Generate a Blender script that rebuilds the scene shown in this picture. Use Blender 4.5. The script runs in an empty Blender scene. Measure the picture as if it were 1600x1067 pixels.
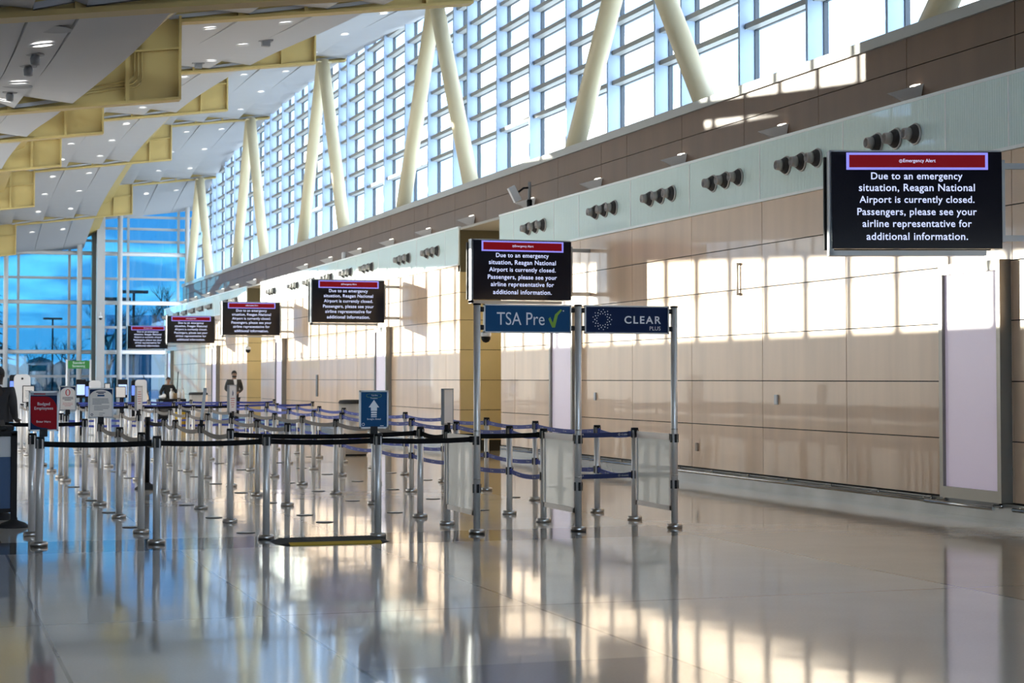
import bpy, bmesh, math, random
from mathutils import Vector, Matrix
random.seed(7)
scn = bpy.context.scene
COL = scn.collection
PI = math.pi

# ---------------------------------------------------------------- camera
# eye 1.52 m up, hall axis = +Y, window wall on +X
FPX, EYE, PITCH, YAW = 2845.0, 1.52, math.radians(2.0), math.radians(18.0917)
cd = bpy.data.cameras.new('camera')
cd.sensor_fit = 'HORIZONTAL'; cd.sensor_width = 36.0
cd.lens = FPX / 1600.0 * 36.0
cd.shift_y = -(533.5 - 492.15) / 1600.0
cd.clip_end = 800
cd.dof.use_dof = True; cd.dof.focus_distance = 19.0; cd.dof.aperture_fstop = 4.5
cam = bpy.data.objects.new('camera', cd); COL.objects.link(cam)
cam.location = (0, 0, EYE)
cam.rotation_euler = (PI / 2 + PITCH, 0, -YAW)
scn.camera = cam

# ---------------------------------------------------------------- world, sun, exposure
scn.view_settings.view_transform = 'Standard'
scn.view_settings.look = 'None'
scn.view_settings.gamma = 1.0
scn.view_settings.use_curve_mapping = False
scn.view_settings.exposure = 0.06
SKY_STRENGTH = 3.6
SUN_STRENGTH = 14.0
w = bpy.data.worlds.new('sky'); scn.world = w; w.use_nodes = True
nt = w.node_tree; nt.nodes.clear()
def wn(t): return nt.nodes.new(t)
out = wn('ShaderNodeOutputWorld'); bg = wn('ShaderNodeBackground')
tc = wn('ShaderNodeTexCoord'); sep = wn('ShaderNodeSeparateXYZ')
nt.links.new(tc.outputs['Generated'], sep.inputs[0])
ramp = wn('ShaderNodeValToRGB')
ramp.color_ramp.elements[0].position = 0.0; ramp.color_ramp.elements[0].color = (.62, .84, 1.0, 1)
ramp.color_ramp.elements[1].position = 0.6; ramp.color_ramp.elements[1].color = (.30, .48, .90, 1)
e = ramp.color_ramp.elements.new(.11); e.color = (.42, .66, 1.0, 1)
nt.links.new(sep.outputs[2], ramp.inputs[0])
mp = wn('ShaderNodeMapping'); mp.inputs['Scale'].default_value = (7, 7, 26); mp.inputs['Location'].default_value = (.35, 0, .2)
nz = wn('ShaderNodeTexNoise'); nz.inputs['Scale'].default_value = 1.7; nz.inputs['Detail'].default_value = 5
nt.links.new(tc.outputs['Generated'], mp.inputs[0]); nt.links.new(mp.outputs[0], nz.inputs[0])
cr = wn('ShaderNodeValToRGB')
cr.color_ramp.elements[0].position = .50; cr.color_ramp.elements[0].color = (0, 0, 0, 1)
cr.color_ramp.elements[1].position = .60; cr.color_ramp.elements[1].color = (1, 1, 1, 1)
nt.links.new(nz.outputs[0], cr.inputs[0])
mx = wn('ShaderNodeMix'); mx.data_type = 'RGBA'
nt.links.new(cr.outputs[0], mx.inputs[0]); nt.links.new(ramp.outputs[0], mx.inputs[6])
mx.inputs[7].default_value = (1.6, 1.6, 1.55, 1)
mr = wn('ShaderNodeMapRange'); mr.inputs[1].default_value = .0; mr.inputs[2].default_value = -.6; mr.inputs[3].default_value = 1.0; mr.inputs[4].default_value = 2.4  # extra sky brightness added behind the camera, lights faces turned to it
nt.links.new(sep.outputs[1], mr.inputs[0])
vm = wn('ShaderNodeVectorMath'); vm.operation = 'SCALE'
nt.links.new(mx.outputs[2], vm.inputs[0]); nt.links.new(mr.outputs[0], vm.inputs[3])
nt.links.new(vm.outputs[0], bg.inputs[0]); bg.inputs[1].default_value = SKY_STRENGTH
nt.links.new(bg.outputs[0], out.inputs[0])

SUN_DIR = Vector((1.0, -1.15, -0.1468)).normalized()
sd = bpy.data.lights.new('sun', 'SUN'); sd.energy = SUN_STRENGTH; sd.angle = math.radians(.32)
sd.color = (1.0, .93, .78)
sun = bpy.data.objects.new('sun', sd); COL.objects.link(sun)
sun.rotation_euler = SUN_DIR.to_track_quat('-Z', 'Y').to_euler()
sun.location = (-20, 40, 20)

# ---------------------------------------------------------------- materials
MATS = {}
def pm(name, col, rough=.5, metal=0.0, emit=None, es=1.0, coat=0.0, noise=None, spec=None, trans=None):
    """plain principled material, optional noise = (scale, amount, (stretch))"""
    if name in MATS: return MATS[name]
    m = bpy.data.materials.new(name); m.use_nodes = True; MATS[name] = m
    b = m.node_tree.nodes['Principled BSDF']
    b.inputs['Base Color'].default_value = (*col, 1)
    b.inputs['Roughness'].default_value = rough
    b.inputs['Metallic'].default_value = metal
    if spec is not None: b.inputs['Specular IOR Level'].default_value = spec
    if coat: b.inputs['Coat Weight'].default_value = coat; b.inputs['Coat Roughness'].default_value = .02
    if emit: b.inputs['Emission Color'].default_value = (*emit, 1); b.inputs['Emission Strength'].default_value = es
    if noise:
        t = m.node_tree; N = t.nodes.new
        tc = N('ShaderNodeTexCoord'); mp = N('ShaderNodeMapping'); nz = N('ShaderNodeTexNoise')
        mp.inputs['Scale'].default_value = noise[2] if len(noise) > 2 else (1, 1, 1)
        nz.inputs['Scale'].default_value = noise[0]; nz.inputs['Detail'].default_value = 4
        r = N('ShaderNodeValToRGB'); a = noise[1]
        r.color_ramp.elements[0].position = .3; r.color_ramp.elements[1].position = .7
        r.color_ramp.elements[0].color = (*[c * (1 - a) for c in col], 1)
        r.color_ramp.elements[1].color = (*[min(1, c * (1 + a)) for c in col], 1)
        t.links.new(tc.outputs['Object'], mp.inputs[0]); t.links.new(mp.outputs[0], nz.inputs[0])
        t.links.new(nz.outputs[0], r.inputs[0]); t.links.new(r.outputs[0], b.inputs['Base Color'])
    return m
def glass_mat(name, tint, gloss=.05):
    m = bpy.data.materials.new(name); m.use_nodes = True; t = m.node_tree; t.nodes.clear()
    o = t.nodes.new('ShaderNodeOutputMaterial'); mix = t.nodes.new('ShaderNodeMixShader')
    tr = t.nodes.new('ShaderNodeBsdfTransparent'); gl = t.nodes.new('ShaderNodeBsdfGlossy')
    tr.inputs[0].default_value = (*tint, 1); gl.inputs[1].default_value = .02
    mix.inputs[0].default_value = gloss
    t.links.new(tr.outputs[0], mix.inputs[1]); t.links.new(gl.outputs[0], mix.inputs[2]); t.links.new(mix.outputs[0], o.inputs[0])
    MATS[name] = m; return m

M_wall = pm('tan_veneer', (.75, .54, .365), .3, noise=(2.2, .10, (1, 1, .12)), coat=.32, spec=.3)
M_wallj = pm('joint_dark', (.03, .025, .02), .8)
M_cream = pm('cream_panel', (.62, .50, .28), .35, noise=(1.5, .06))
M_brown = pm('brown_veneer', (.155, .088, .052), .4, noise=(2.0, .12, (1, 1, .15)))
M_cap = pm('grey_sill', (.42, .42, .40), .5)
M_white = pm('ceiling_white', (.385, .385, .40), .55)
M_roof = pm('roof_deck', (.10, .09, .06), .9)
M_yel = pm('yellow_paint', (.46, .335, .115), .45)
M_yelc = pm('cream_column_paint', (.66, .57, .37), .4)
M_mull = pm('mullion_skylit', (.27, .35, .47), .45)  # blue of the sky light is put into the fin colour
M_mulld = pm('gasket_dark', (.03, .04, .05), .6)
M_trans = pm('transom_grey', (.27, .27, .26), .5)
M_plain = pm('plaster_grey', (.45, .43, .40), .8)
M_glass = glass_mat('clear_glass', (.96, .985, 1.0))
M_glassb = glass_mat('blue_tinted_glass', (.15, .37, .50), .06)
M_steel = pm('brushed_steel', (.50, .48, .46), .32, 1.0)
M_pole = pm('satin_aluminium', (.70, .68, .66), .38, .45)
M_alu = pm('light_aluminium', (.46, .48, .50), .5, .6)
M_black = pm('black_plastic', (.010, .010, .012), .5, spec=.2)
M_blackm = pm('black_metal', (.012, .012, .014), .5, spec=.15)
M_beltk = pm('black_webbing', (.009, .009, .010), .85, spec=.1)
M_beltg = pm('sheen_grey_webbing', (.13, .11, .095), .7)  # lane belts: grazing sheen on black webbing put into the colour
M_beltb = pm('blue_webbing', (.04, .062, .32), .65)
M_beltn = pm('navy_webbing', (.012, .022, .10), .65)
M_paint = pm('print_white', (.75, .78, .80), .5)
M_blue = pm('sign_blue', (.014, .075, .19), .8, spec=.15)
M_navy = pm('sign_navy', (.010, .024, .075), .8, spec=.15)
M_green = pm('check_green', (.22, .42, .03), .5)
M_red = pm('sign_red', (.30, .010, .018), .8, spec=.15)
M_signw = pm('sign_paper', (.85, .81, .77), .6)
M_ink = pm('ink_grey', (.12, .13, .17), .6)
M_sred = pm('ink_red', (.55, .02, .02), .5)
M_tox = pm('white_plastic', (.72, .71, .70), .35)
M_panel = pm('milky_panel', (.84, .85, .79), .3, coat=.4)
M_alup = pm('pale_frame', (.74, .69, .65), .5, .3)
M_rub = pm('black_rubber', (.018, .018, .02), .75)
M_saf = pm('safety_yellow', (.55, .36, .02), .6)
M_rail = pm('rail_steel', (.55, .55, .53), .2, 1.0)

# ---------------------------------------------------------------- mesh builder
class MB:
    def __init__(s): s.v = []; s.f = []; s.sm = []; s.weld = False
    def add(s, vs, fs, smooth=False, mat=None):
        n = len(s.v)
        s.v += [tuple(mat @ Vector(v)) if mat else tuple(v) for v in vs]
        s.f += [tuple(i + n for i in f) for f in fs]; s.sm += [smooth] * len(fs)
        return s
    def box(s, x0, x1, y0, y1, z0, z1, mat=None):
        v = [(x, y, z) for x in (x0, x1) for y in (y0, y1) for z in (z0, z1)]
        return s.add(v, [(0, 1, 3, 2), (4, 6, 7, 5), (0, 4, 5, 1), (2, 3, 7, 6), (0, 2, 6, 4), (1, 5, 7, 3)], False, mat)
    def bbox(s, x0, x1, y0, y1, z0, z1, b=.01, mat=None):
        """box with chamfered edges"""
        bm = bmesh.new(); bmesh.ops.create_cube(bm, size=1)
        for v in bm.verts: v.co = Vector(((x0 + x1) / 2 + v.co.x * (x1 - x0), (y0 + y1) / 2 + v.co.y * (y1 - y0), (z0 + z1) / 2 + v.co.z * (z1 - z0)))
        bmesh.ops.bevel(bm, geom=bm.edges[:], offset=b, segments=2, affect='EDGES', profile=.5)
        bm.verts.ensure_lookup_table(); bm.verts.index_update()
        s.add([v.co[:] for v in bm.verts], [[v.index for v in f.verts] for f in bm.faces], False, mat); bm.free(); return s
    def rings(s, rings, caps=True, closed=True, mat=None, smooth=True):
        n = len(rings[0]); v = [p for r in rings for p in r]; f = []
        for i in range(len(rings) - 1):
            for j in range(n if closed else n - 1):
                k = (j + 1) % n; f.append((i * n + j, i * n + k, (i + 1) * n + k, (i + 1) * n + j))
        s.add(v, f, smooth, mat)
        if caps and closed:
            b = len(s.v) - len(v)
            s.f.append(tuple(b + i for i in reversed(range(n)))); s.f.append(tuple(b + (len(rings) - 1) * n + i for i in range(n))); s.sm += [False, False]
        return s
    def lathe(s, prof, n=20, cx=0, cy=0, mat=None, smooth=True):
        return s.rings([[(cx + r * math.cos(2 * PI * j / n), cy + r * math.sin(2 * PI * j / n), z) for j in range(n)] for r, z in prof], True, True, mat, smooth)
    def cyl(s, r, z0, z1, n=20, cx=0, cy=0, mat=None): return s.lathe([(r, z0), (r, z1)], n, cx, cy, mat)
    def tube(s, pts, r, n=10, mat=None):
        pts = [Vector(p) for p in pts]; R = []
        for i, p in enumerate(pts):
            d = (pts[min(i + 1, len(pts) - 1)] - pts[max(i - 1, 0)]).normalized()
            a = Vector((0, 0, 1)) if abs(d.z) < .9 else Vector((1, 0, 0))
            u = d.cross(a).normalized(); v = u.cross(d).normalized()
            rr = r[i] if isinstance(r, (list, tuple)) else r
            R.append([p + u * rr * math.cos(2 * PI * j / n) + v * rr * math.sin(2 * PI * j / n) for j in range(n)])
        return s.rings(R, True, True, mat)
    def quad(s, a, b, c, d): return s.add([a, b, c, d], [(0, 1, 2, 3)])
    def prism(s, poly, axis, a, b):
        """extrude polygon: axis 'x' -> poly in (y,z); 'y' -> (x,z); 'z' -> (x,y)"""
        def P(p, t): return {'x': (t, p[0], p[1]), 'y': (p[0], t, p[1]), 'z': (p[0], p[1], t)}[axis]
        n = len(poly); v = [P(p, a) for p in poly] + [P(p, b) for p in poly]
        return s.add(v, [tuple(range(n))] + [tuple(reversed(range(n, 2 * n)))] + [(i, i + n, (i + 1) % n + n, (i + 1) % n) for i in range(n)])
    def mesh(s, name, mat):
        me = bpy.data.meshes.new(name); me.from_pydata(s.v, [], s.f)
        me.polygons.foreach_set('use_smooth', s.sm); me.materials.append(mat)
        bm = bmesh.new(); bm.from_mesh(me)
        if s.weld: bmesh.ops.remove_doubles(bm, verts=bm.verts[:], dist=1e-6)
        bmesh.ops.recalc_face_normals(bm, faces=bm.faces); bm.to_mesh(me); bm.free()
        me.update(); return me
    def build(s, name, mat, parent=None, loc=None):
        o = bpy.data.objects.new(name, s.mesh(name, mat)); COL.objects.link(o)
        if parent: o.parent = parent
        if loc: o.location = loc
        return o
def obj(name, me, parent=None, loc=None, rz=0):
    o = bpy.data.objects.new(name, me); COL.objects.link(o)
    if parent: o.parent = parent
    if loc: o.location = loc
    if rz: o.rotation_euler.z = rz
    return o
def thing(name, label, cat, loc=(0, 0, 0), rz=0, group=None):
    o = bpy.data.objects.new(name, None); COL.objects.link(o); o.empty_display_size = .1
    o.location = loc; o.rotation_euler = (0, 0, rz)
    return tag(o, label, cat, group)
def tag(o, label, cat, group=None):
    o['label'] = label; o['category'] = cat
    if group: o['group'] = group
    return o
def struct(o): o['kind'] = 'structure'; return o
def dup(root, loc, label, group=None, rz=0):
    r = root.copy(); COL.objects.link(r); r.location = loc; r.rotation_euler = (0, 0, rz); r['label'] = label
    if group: r['group'] = group
    for ch in list(root.children):
        c = ch.copy(); COL.objects.link(c); c.parent = r
        for g in ch.children:
            d = g.copy(); COL.objects.link(d); d.parent = c
    return r
ORD = 'zeroth first second third fourth fifth sixth seventh eighth ninth tenth eleventh twelfth thirteenth fourteenth fifteenth sixteenth seventeenth eighteenth nineteenth twentieth'.split()

def text_mesh(name, body, mat, width=None, height=None, size=1.0, bold=0.0, align='CENTER', facing='-y', spacing=1.0):
    """flat lettering as a mesh, centred on the origin, reading towards -Y (or -X / +X)"""
    cu = bpy.data.curves.new(name, 'FONT'); cu.body = body; cu.size = size; cu.align_x = align; cu.offset = bold
    cu.space_character = spacing; cu.resolution_u = 4; cu.extrude = .0
    to = bpy.data.objects.new(name, cu); me = bpy.data.meshes.new_from_object(to)
    bpy.data.objects.remove(to); bpy.data.curves.remove(cu)
    xs = [v.co.x for v in me.vertices]; ys = [v.co.y for v in me.vertices]
    cx, cy = (min(xs) + max(xs)) / 2, (min(ys) + max(ys)) / 2
    sx = sy = 1.0
    if width: sx = sy = width / (max(xs) - min(xs))
    if height:
        sy = height / (max(ys) - min(ys))
        if not width: sx = sy
    for v in me.vertices:
        x, y = (v.co.x - cx) * sx, (v.co.y - cy) * sy
        v.co = {'-y': (x, 0, y), '-x': (0, -x, y), '+x': (0, x, y)}[facing]
    me.materials.clear(); me.materials.append(mat); me.name = name
    return me
# ================================================================ the hall
XW, XB, XG, XL, YE, YN = 10.88, 11.75, 12.9, -2.7, 88.0, -6.0   # lower wall, brown wall, window plane, far side wall, end window, back wall
# ---- floor: terrazzo fields with joints, polished
def floor_mat():
    m = bpy.data.materials.new('polished_terrazzo'); m.use_nodes = True; t = m.node_tree; N = t.nodes.new; L = t.links.new
    b = t.nodes['Principled BSDF']; tc = N('ShaderNodeTexCoord'); s = N('ShaderNodeSeparateXYZ'); L(tc.outputs['Object'], s.inputs[0])
    def M(op, a, bb=None, c=None):
        n = N('ShaderNodeMath'); n.operation = op
        for i, v in enumerate((a, bb, c)):
            if v is None: continue
            if isinstance(v, (int, float)): n.inputs[i].default_value = v
            else: L(v, n.inputs[i])
        return n.outputs[0]
    def mixc(f, a, c):
        n = N('ShaderNodeMix'); n.data_type = 'RGBA'
        L(f, n.inputs[0])
        for i, v in ((6, a), (7, c)):
            if isinstance(v, tuple): n.inputs[i].default_value = (*v, 1)
            else: L(v, n.inputs[i])
        return n.outputs[2]
    X, Y = s.outputs[0], s.outputs[1]
    between = lambda v, a, c: M('MULTIPLY', M('GREATER_THAN', v, a), M('LESS_THAN', v, c))
    light, grey, tan, dark, mid = (.78, .73, .65), (.52, .52, .50), (.68, .57, .45), (.17, .167, .15), (.72, .69, .64)
    c = mixc(M('LESS_THAN', X, 3.93), light, mid)
    c = mixc(M('MULTIPLY', M('LESS_THAN', X, 2.22), M('LESS_THAN', Y, 16.37)), c, grey)
    c = mixc(M('MULTIPLY', between(X, 2.22, 3.93), M('LESS_THAN', Y, 9.3)), c, grey)
    c = mixc(M('GREATER_THAN', X, 7.25), c, tan)
    c = mixc(M('MULTIPLY', between(Y, 16.37, 17.52), M('LESS_THAN', X, 7.25)), c, dark)
    c = mixc(M('MULTIPLY', between(Y, 32.2, 33.3), M('LESS_THAN', X, 7.25)), c, dark)
    j = None
    for v, pos in ((X, .75), (X, 2.22), (X, 3.93), (X, 7.25), (Y, 11.63), (Y, 16.37), (Y, 17.52), (Y, 24.5), (Y, 32.2)):
        k = M('COMPARE', v, pos, .011); j = k if j is None else M('MAXIMUM', j, k)
    c = mixc(M('MULTIPLY', j, .6), c, (.12, .12, .11))
    sp = N('ShaderNodeTexNoise'); sp.inputs['Scale'].default_value = 55; sp.inputs['Detail'].default_value = 2
    cl = N('ShaderNodeTexNoise'); cl.inputs['Scale'].default_value = .7; cl.inputs['Detail'].default_value = 3
    L(tc.outputs['Object'], sp.inputs[0]); L(tc.outputs['Object'], cl.inputs[0])
    v = M('ADD', M('MULTIPLY', sp.outputs[0], .16), M('ADD', M('MULTIPLY', cl.outputs[0], .22), .81))
    mm = N('ShaderNodeMix'); mm.data_type = 'RGBA'; mm.blend_type = 'MULTIPLY'; mm.inputs[0].default_value = 1
    L(c, mm.inputs[6]); cb = N('ShaderNodeCombineColor'); [L(v, cb.inputs[i]) for i in range(3)]; L(cb.outputs[0], mm.inputs[7])
    L(mm.outputs[2], b.inputs['Base Color'])
    wv = N('ShaderNodeTexNoise'); wv.inputs['Scale'].default_value = .9; wv.inputs['Detail'].default_value = 2
    L(tc.outputs['Object'], wv.inputs[0])
    bp = N('ShaderNodeBump'); bp.inputs['Strength'].default_value = 1; bp.inputs['Distance'].default_value = .003
    L(wv.outputs[0], bp.inputs['Height']); L(bp.outputs[0], b.inputs['Normal'])
    b.inputs['Roughness'].default_value = .075; b.inputs['IOR'].default_value = 1.5
    return m
o = MB().box(XL, 13.4, YN, YE + .3, -.25, 0).build('floor', floor_mat()); struct(o)
struct(MB().box(-200, 200, YE + .3, 420, -.5, -.3).build('ground', pm('asphalt', (.07, .08, .09), .8, noise=(.3, .3))))

# ---- right lower wall: veneer panels with open joints in front of a dark backing
ZR = [.22, .86, 1.49, 2.13, 2.76, 3.34, 3.92]
NEAR = [3.3, 5.6, 8.0, 10.35, 12.7, 15.1, 16.45, 17.68, 20.04, 22.38, 24.75, 27.1, 29.5, 30.8, 33.12, 34.0]
MIDW = [36.85, 37.9, 40.26, 42.65, 43.87, 46.26, 48.55, 50.95, 53.35, 55.78, 57.0, 59.3, 60.2]
FARW = [62.9, 64.05, 66.45, 68.85, 70.07, 72.4, 74.75, 77.1, 79.45, 81.9, 83.2, 85.0]
J = .006
def wall_panels(ys, name):
    m = MB()
    for a, b in zip(ys, ys[1:]):
        for z0, z1 in zip(ZR, ZR[1:]): m.box(XW, XW + .03, a + J, b - J, z0 + J, z1 - J)
    root = struct(m.build(name, M_wall))
    struct(MB().box(XW + .032, XW + .12, ys[0] + .06, ys[-1] - .01, 0, 4.68).build('backing', M_wallj, root))
    return root
wall_panels(NEAR, 'wall_right'); wall_panels(MIDW, 'wall_right'); wall_panels(FARW, 'wall_right')
# alcove end faces, cream, with a dark olive header
for k, (ya, yb) in enumerate(((34.0, 36.85), (60.2, 62.9))):
    m = MB()
    for z0, z1 in zip(ZR[:-1], ZR[1:-1] + [3.78]): m.box(XW + .02, 12.6, yb - .0, yb + .05, z0 + J, z1 - J)
    r = struct(m.build('wall_alcove', M_cream))
    struct(MB().box(XW + .03, 12.6, yb + .05, yb + .15, 0, 4.7).build('backing', M_wallj, r))
    struct(MB().box(XW + .0, 12.6, yb - .02, yb + .14, 3.78, 4.68).build('header', pm('olive_header', (.10, .085, .05), .5), r))
    struct(MB().box(12.6, 12.7, ya, yb + .1, 0, 4.72).build('wall_alcove', M_cream))
    struct(MB().box(XW + .12, 12.6, ya - .12, ya, 0, 4.7).build('wall_alcove', M_cream))
    struct(MB().box(XW, 12.6, yb + .0, yb + .05, 0, .22).build('baseboard_alcove', M_wallj))
# skirting
def skirt_mat(): return pm('skirting_metal', (.25, .26, .26), .25, .6, noise=(1.1, .25))
for ys in (NEAR, MIDW, FARW):
    m = MB().box(XW - .015, XW + .05, ys[0], ys[-1], 0.03, .205); m.box(XW - .03, XW + .05, ys[0], ys[-1], 0, .03)
    struct(m.build('baseboard_right', skirt_mat()))
# ---- pale fluted fascia with bright edge trims, shelf behind
def fascia_mat():
    m = pm('pale_fluted_glass', (.78, .95, .90), .28, coat=.5); t = m.node_tree; N = t.nodes.new; b = t.nodes['Principled BSDF']
    tc = N('ShaderNodeTexCoord'); wv = N('ShaderNodeTexWave'); wv.bands_direction = 'Y'; wv.inputs['Scale'].default_value = 7
    t.links.new(tc.outputs['Object'], wv.inputs[0]); bp = N('ShaderNodeBump'); bp.inputs['Distance'].default_value = .008; bp.inputs['Strength'].default_value = .7
    t.links.new(wv.outputs[0], bp.inputs['Height']); t.links.new(bp.outputs[0], b.inputs['Normal']); return m
M_fas = fascia_mat(); M_edge = pm('fascia_edge', (.93, .98, .96), .3)
for ys in (NEAR, MIDW, FARW):
    m = MB(); e = MB()
    for a, b in zip(ys, ys[1:]):
        m.box(XW - .03, XW - .005, a + .015, b - .015, 3.95, 4.70); e.box(XW - .034, XW - .005, a - .012, a + .012, 3.93, 4.72)
    e.box(XW - .045, XW - .005, ys[0], ys[-1], 3.915, 3.95); e.box(XW - .045, XW + .02, ys[0], ys[-1], 4.70, 4.735)
    e.box(XW - .034, XW - .005, ys[-1] - .012, ys[-1], 3.93, 4.72)
    r = struct(m.build('trim_fascia', M_fas)); struct(e.build('edge', M_edge, r))
struct(MB().box(XW - .0, 12.7, 3.3, 85.0, 4.66, 4.71).build('trim_shelf', M_plain))
# ---- upper brown wall and grey sill cap
BJ = [3.3, 5.85, 8.2, 10.6, 12.95, 15.3, 17.67, 20.04, 22.39, 24.76, 27.1, 29.5, 30.75, 33.1, 35.45, 37.8, 40.2, 42.55, 43.8, 46.2, 48.5, 50.9, 53.3, 55.7, 57.0, 59.3, 61.7, 64.05, 66.4, 68.8, 70.0, 72.4, 74.7, 77.1, 79.4, 81.8, 83.1, 85.4]
m = MB()
for a, b in zip(BJ, BJ[1:]):
    m.box(XB, XB + .03, a + J, b - J, 4.71, 5.40 - J); m.box(XB, XB + .03, a + J, b - J, 5.40 + J, 5.78)
r = struct(m.build('wall_upper', M_brown)); struct(MB().box(XB + .032, XB + .1, 3.3, 85.4, 4.7, 5.8).build('backing', M_wallj, r))
struct(MB().box(XB - .05, XG + .15, 3.3, 85.5, 5.78, 5.92).build('trim_sill', M_cap))
# ---- other walls (never in view, they close the hall; some glazing added for fill light)
m = MB().box(XL - .3, XL, YN, YE + .3, -.2, .3); m.box(XL - .3, XL, YN, 26, .3, 4.08); m.box(XL - .14, XL - .06, 26, YE + .3, 3.93, 4.08); m.add([(x, y, z) for x in (XL - .3, XL) for y, z in ((YN, 2.95), (YE, 7.65), (YE, 9.85), (YN, 5.15))], [(0, 1, 2, 3), (7, 6, 5, 4), (0, 4, 5, 1), (1, 5, 6, 2), (2, 6, 7, 3), (3, 7, 4, 0)])  # unseen sloping header, shaped to cut the top of the sun band
for y in [26.5 + 1.15 * i for i in range(54)]: m.box(XL - .12, XL - .08, y - .065, y + .065, 3.98, 9.5)
m.box(XL - .3, XL, YN, 14, 3.9, 9.5); m.box(XL - .13, XL - .07, YN, YE, 4.72, 4.755)
r = struct(m.build('wall_left', M_plain))
fm = bpy.data.materials.new('frosted_fill_glass'); fm.use_nodes = True; t_ = fm.node_tree; t_.nodes.clear()  # lower left pane: unseen, added as a soft fill for the hall
fo = t_.nodes.new('ShaderNodeOutputMaterial'); ft = t_.nodes.new('ShaderNodeBsdfTranslucent'); fd = t_.nodes.new('ShaderNodeBsdfDiffuse'); fx = t_.nodes.new('ShaderNodeMixShader')
ft.inputs[0].default_value = (.50, .445, .375, 1); fd.inputs[0].default_value = (.6, .6, .6, 1); fx.inputs[0].default_value = .3
t_.links.new(ft.outputs[0], fx.inputs[1]); t_.links.new(fd.outputs[0], fx.inputs[2]); t_.links.new(fx.outputs[0], fo.inputs[0])
struct(MB().quad((XL - .1, 26, .3), (XL - .1, YE, .3), (XL - .1, YE, 3.94), (XL - .1, 26, 3.94)).build('frosted_fill_pane', fm, r))
struct(MB().box(XL - .11, XL - .10, 14, YE, 3.98, 9.5).build('glass', M_glass, r))
m = MB().box(XL - .3, 13.4, YN - .3, YN, -.2, .3); m.box(XL - .3, 13.4, YN - .3, YN, 3.7, 12)
for x in [XL + 2.2 * i for i in range(8)]: m.box(x - .06, x + .06, YN - .2, YN, .3, 3.7)
r = struct(m.build('wall_back', M_plain)); struct(MB().box(XL, 13.4, YN - .12, YN - .11, .3, 3.7).build('glass', M_glass, r))  # back windows are unseen, added to light surfaces facing the camera
struct(MB().box(-200, 200, -120, YN - .3, -.5, -.3).build('ground', M_plain))
struct(MB().box(XW, 13.4, YN, 3.3, 0, 12).build('wall_right', M_wall))

# ---- ceiling: three stepped levels of twisted white panels between yellow beams
ZL = {-2: 4.9, -1: 5.0, 0: 5.2, 1: 6.11, 2: 7.22, 3: 7.91, 4: 7.87, 5: 6.95, 6: 4.6, 7: 1.5}
PY = lambda k: 16.71 + 13.0 * k
def zlow(Y):
    t = (Y - 16.71) / 13.0; k = math.floor(t); u = t - k
    p0, p1, p2, p3 = [ZL[min(max(k + i, -2), 7)] for i in (-1, 0, 1, 2)]
    return .5 * (2 * p1 + (p2 - p0) * u + (2 * p0 - 5 * p1 + 4 * p2 - p3) * u * u + (3 * p1 - p0 - 3 * p2 + p3) * u ** 3)
def zc(X, Y, seg): return zlow(Y) + .128 * (X - 4.04) + 1.26 * seg
EDG = [[-2.7, -.3, .95, 1.42, 2.32], [2.32, 3.85, 5.15, 6.46, 7.43], [7.43, 9.0, 10.17, 11.5, 12.75]]
def panel_z(X, Y):
    """underside of the white panel at X, Y"""
    seg = 0 if X < 2.32 else 1 if X < 7.43 else 2
    E_ = EDG[seg]; i = 0
    while i < 3 and X > E_[i + 1]: i += 1
    u = (X - E_[i]) / (E_[i + 1] - E_[i]); t = (Y - 16.71) / 13.0; t -= math.floor(t)
    return zc(X, Y, seg) + .02 + .21 * (1 - u) * t ** 4 + .06 * u * (1 - t) ** 6
for k in range(-2, 6):
    y0, y1 = PY(k), min(PY(k + 1), YE - .05)
    if y1 <= YN: continue
    y0 = max(y0, YN)
    m = MB(); n = 12
    for seg in range(3):
        for a, b in zip(EDG[seg], EDG[seg][1:]):
            rows = []
            for i in range(n + 1):
                Y = y0 + .02 + (y1 - y0 - .04) * i / n
                l = panel_z(a + 1e-4, Y); r_ = panel_z(b - 1e-4, Y)
                rows.append([(a + .006, Y, l), (b - .006, Y, r_), (b - .006, Y, r_ + .06), (a + .006, Y, l + .06)])
            m.rings(rows, True, True, None, False)
    struct(m.build('ceiling', M_white))
# roof deck above everything
m = MB(); rows = []
for i in range(40):
    Y = YN + (YE + .5 - YN) * i / 39; z = zlow(Y)
    rows.append([(XL - .3, Y, z + 2.3), (13.3, Y, z + 5.2), (13.3, Y, z + 5.4), (XL - .3, Y, z + 2.5)])
m.rings(rows, True, True, None, False); struct(m.build('ceiling_deck', M_roof))
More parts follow.
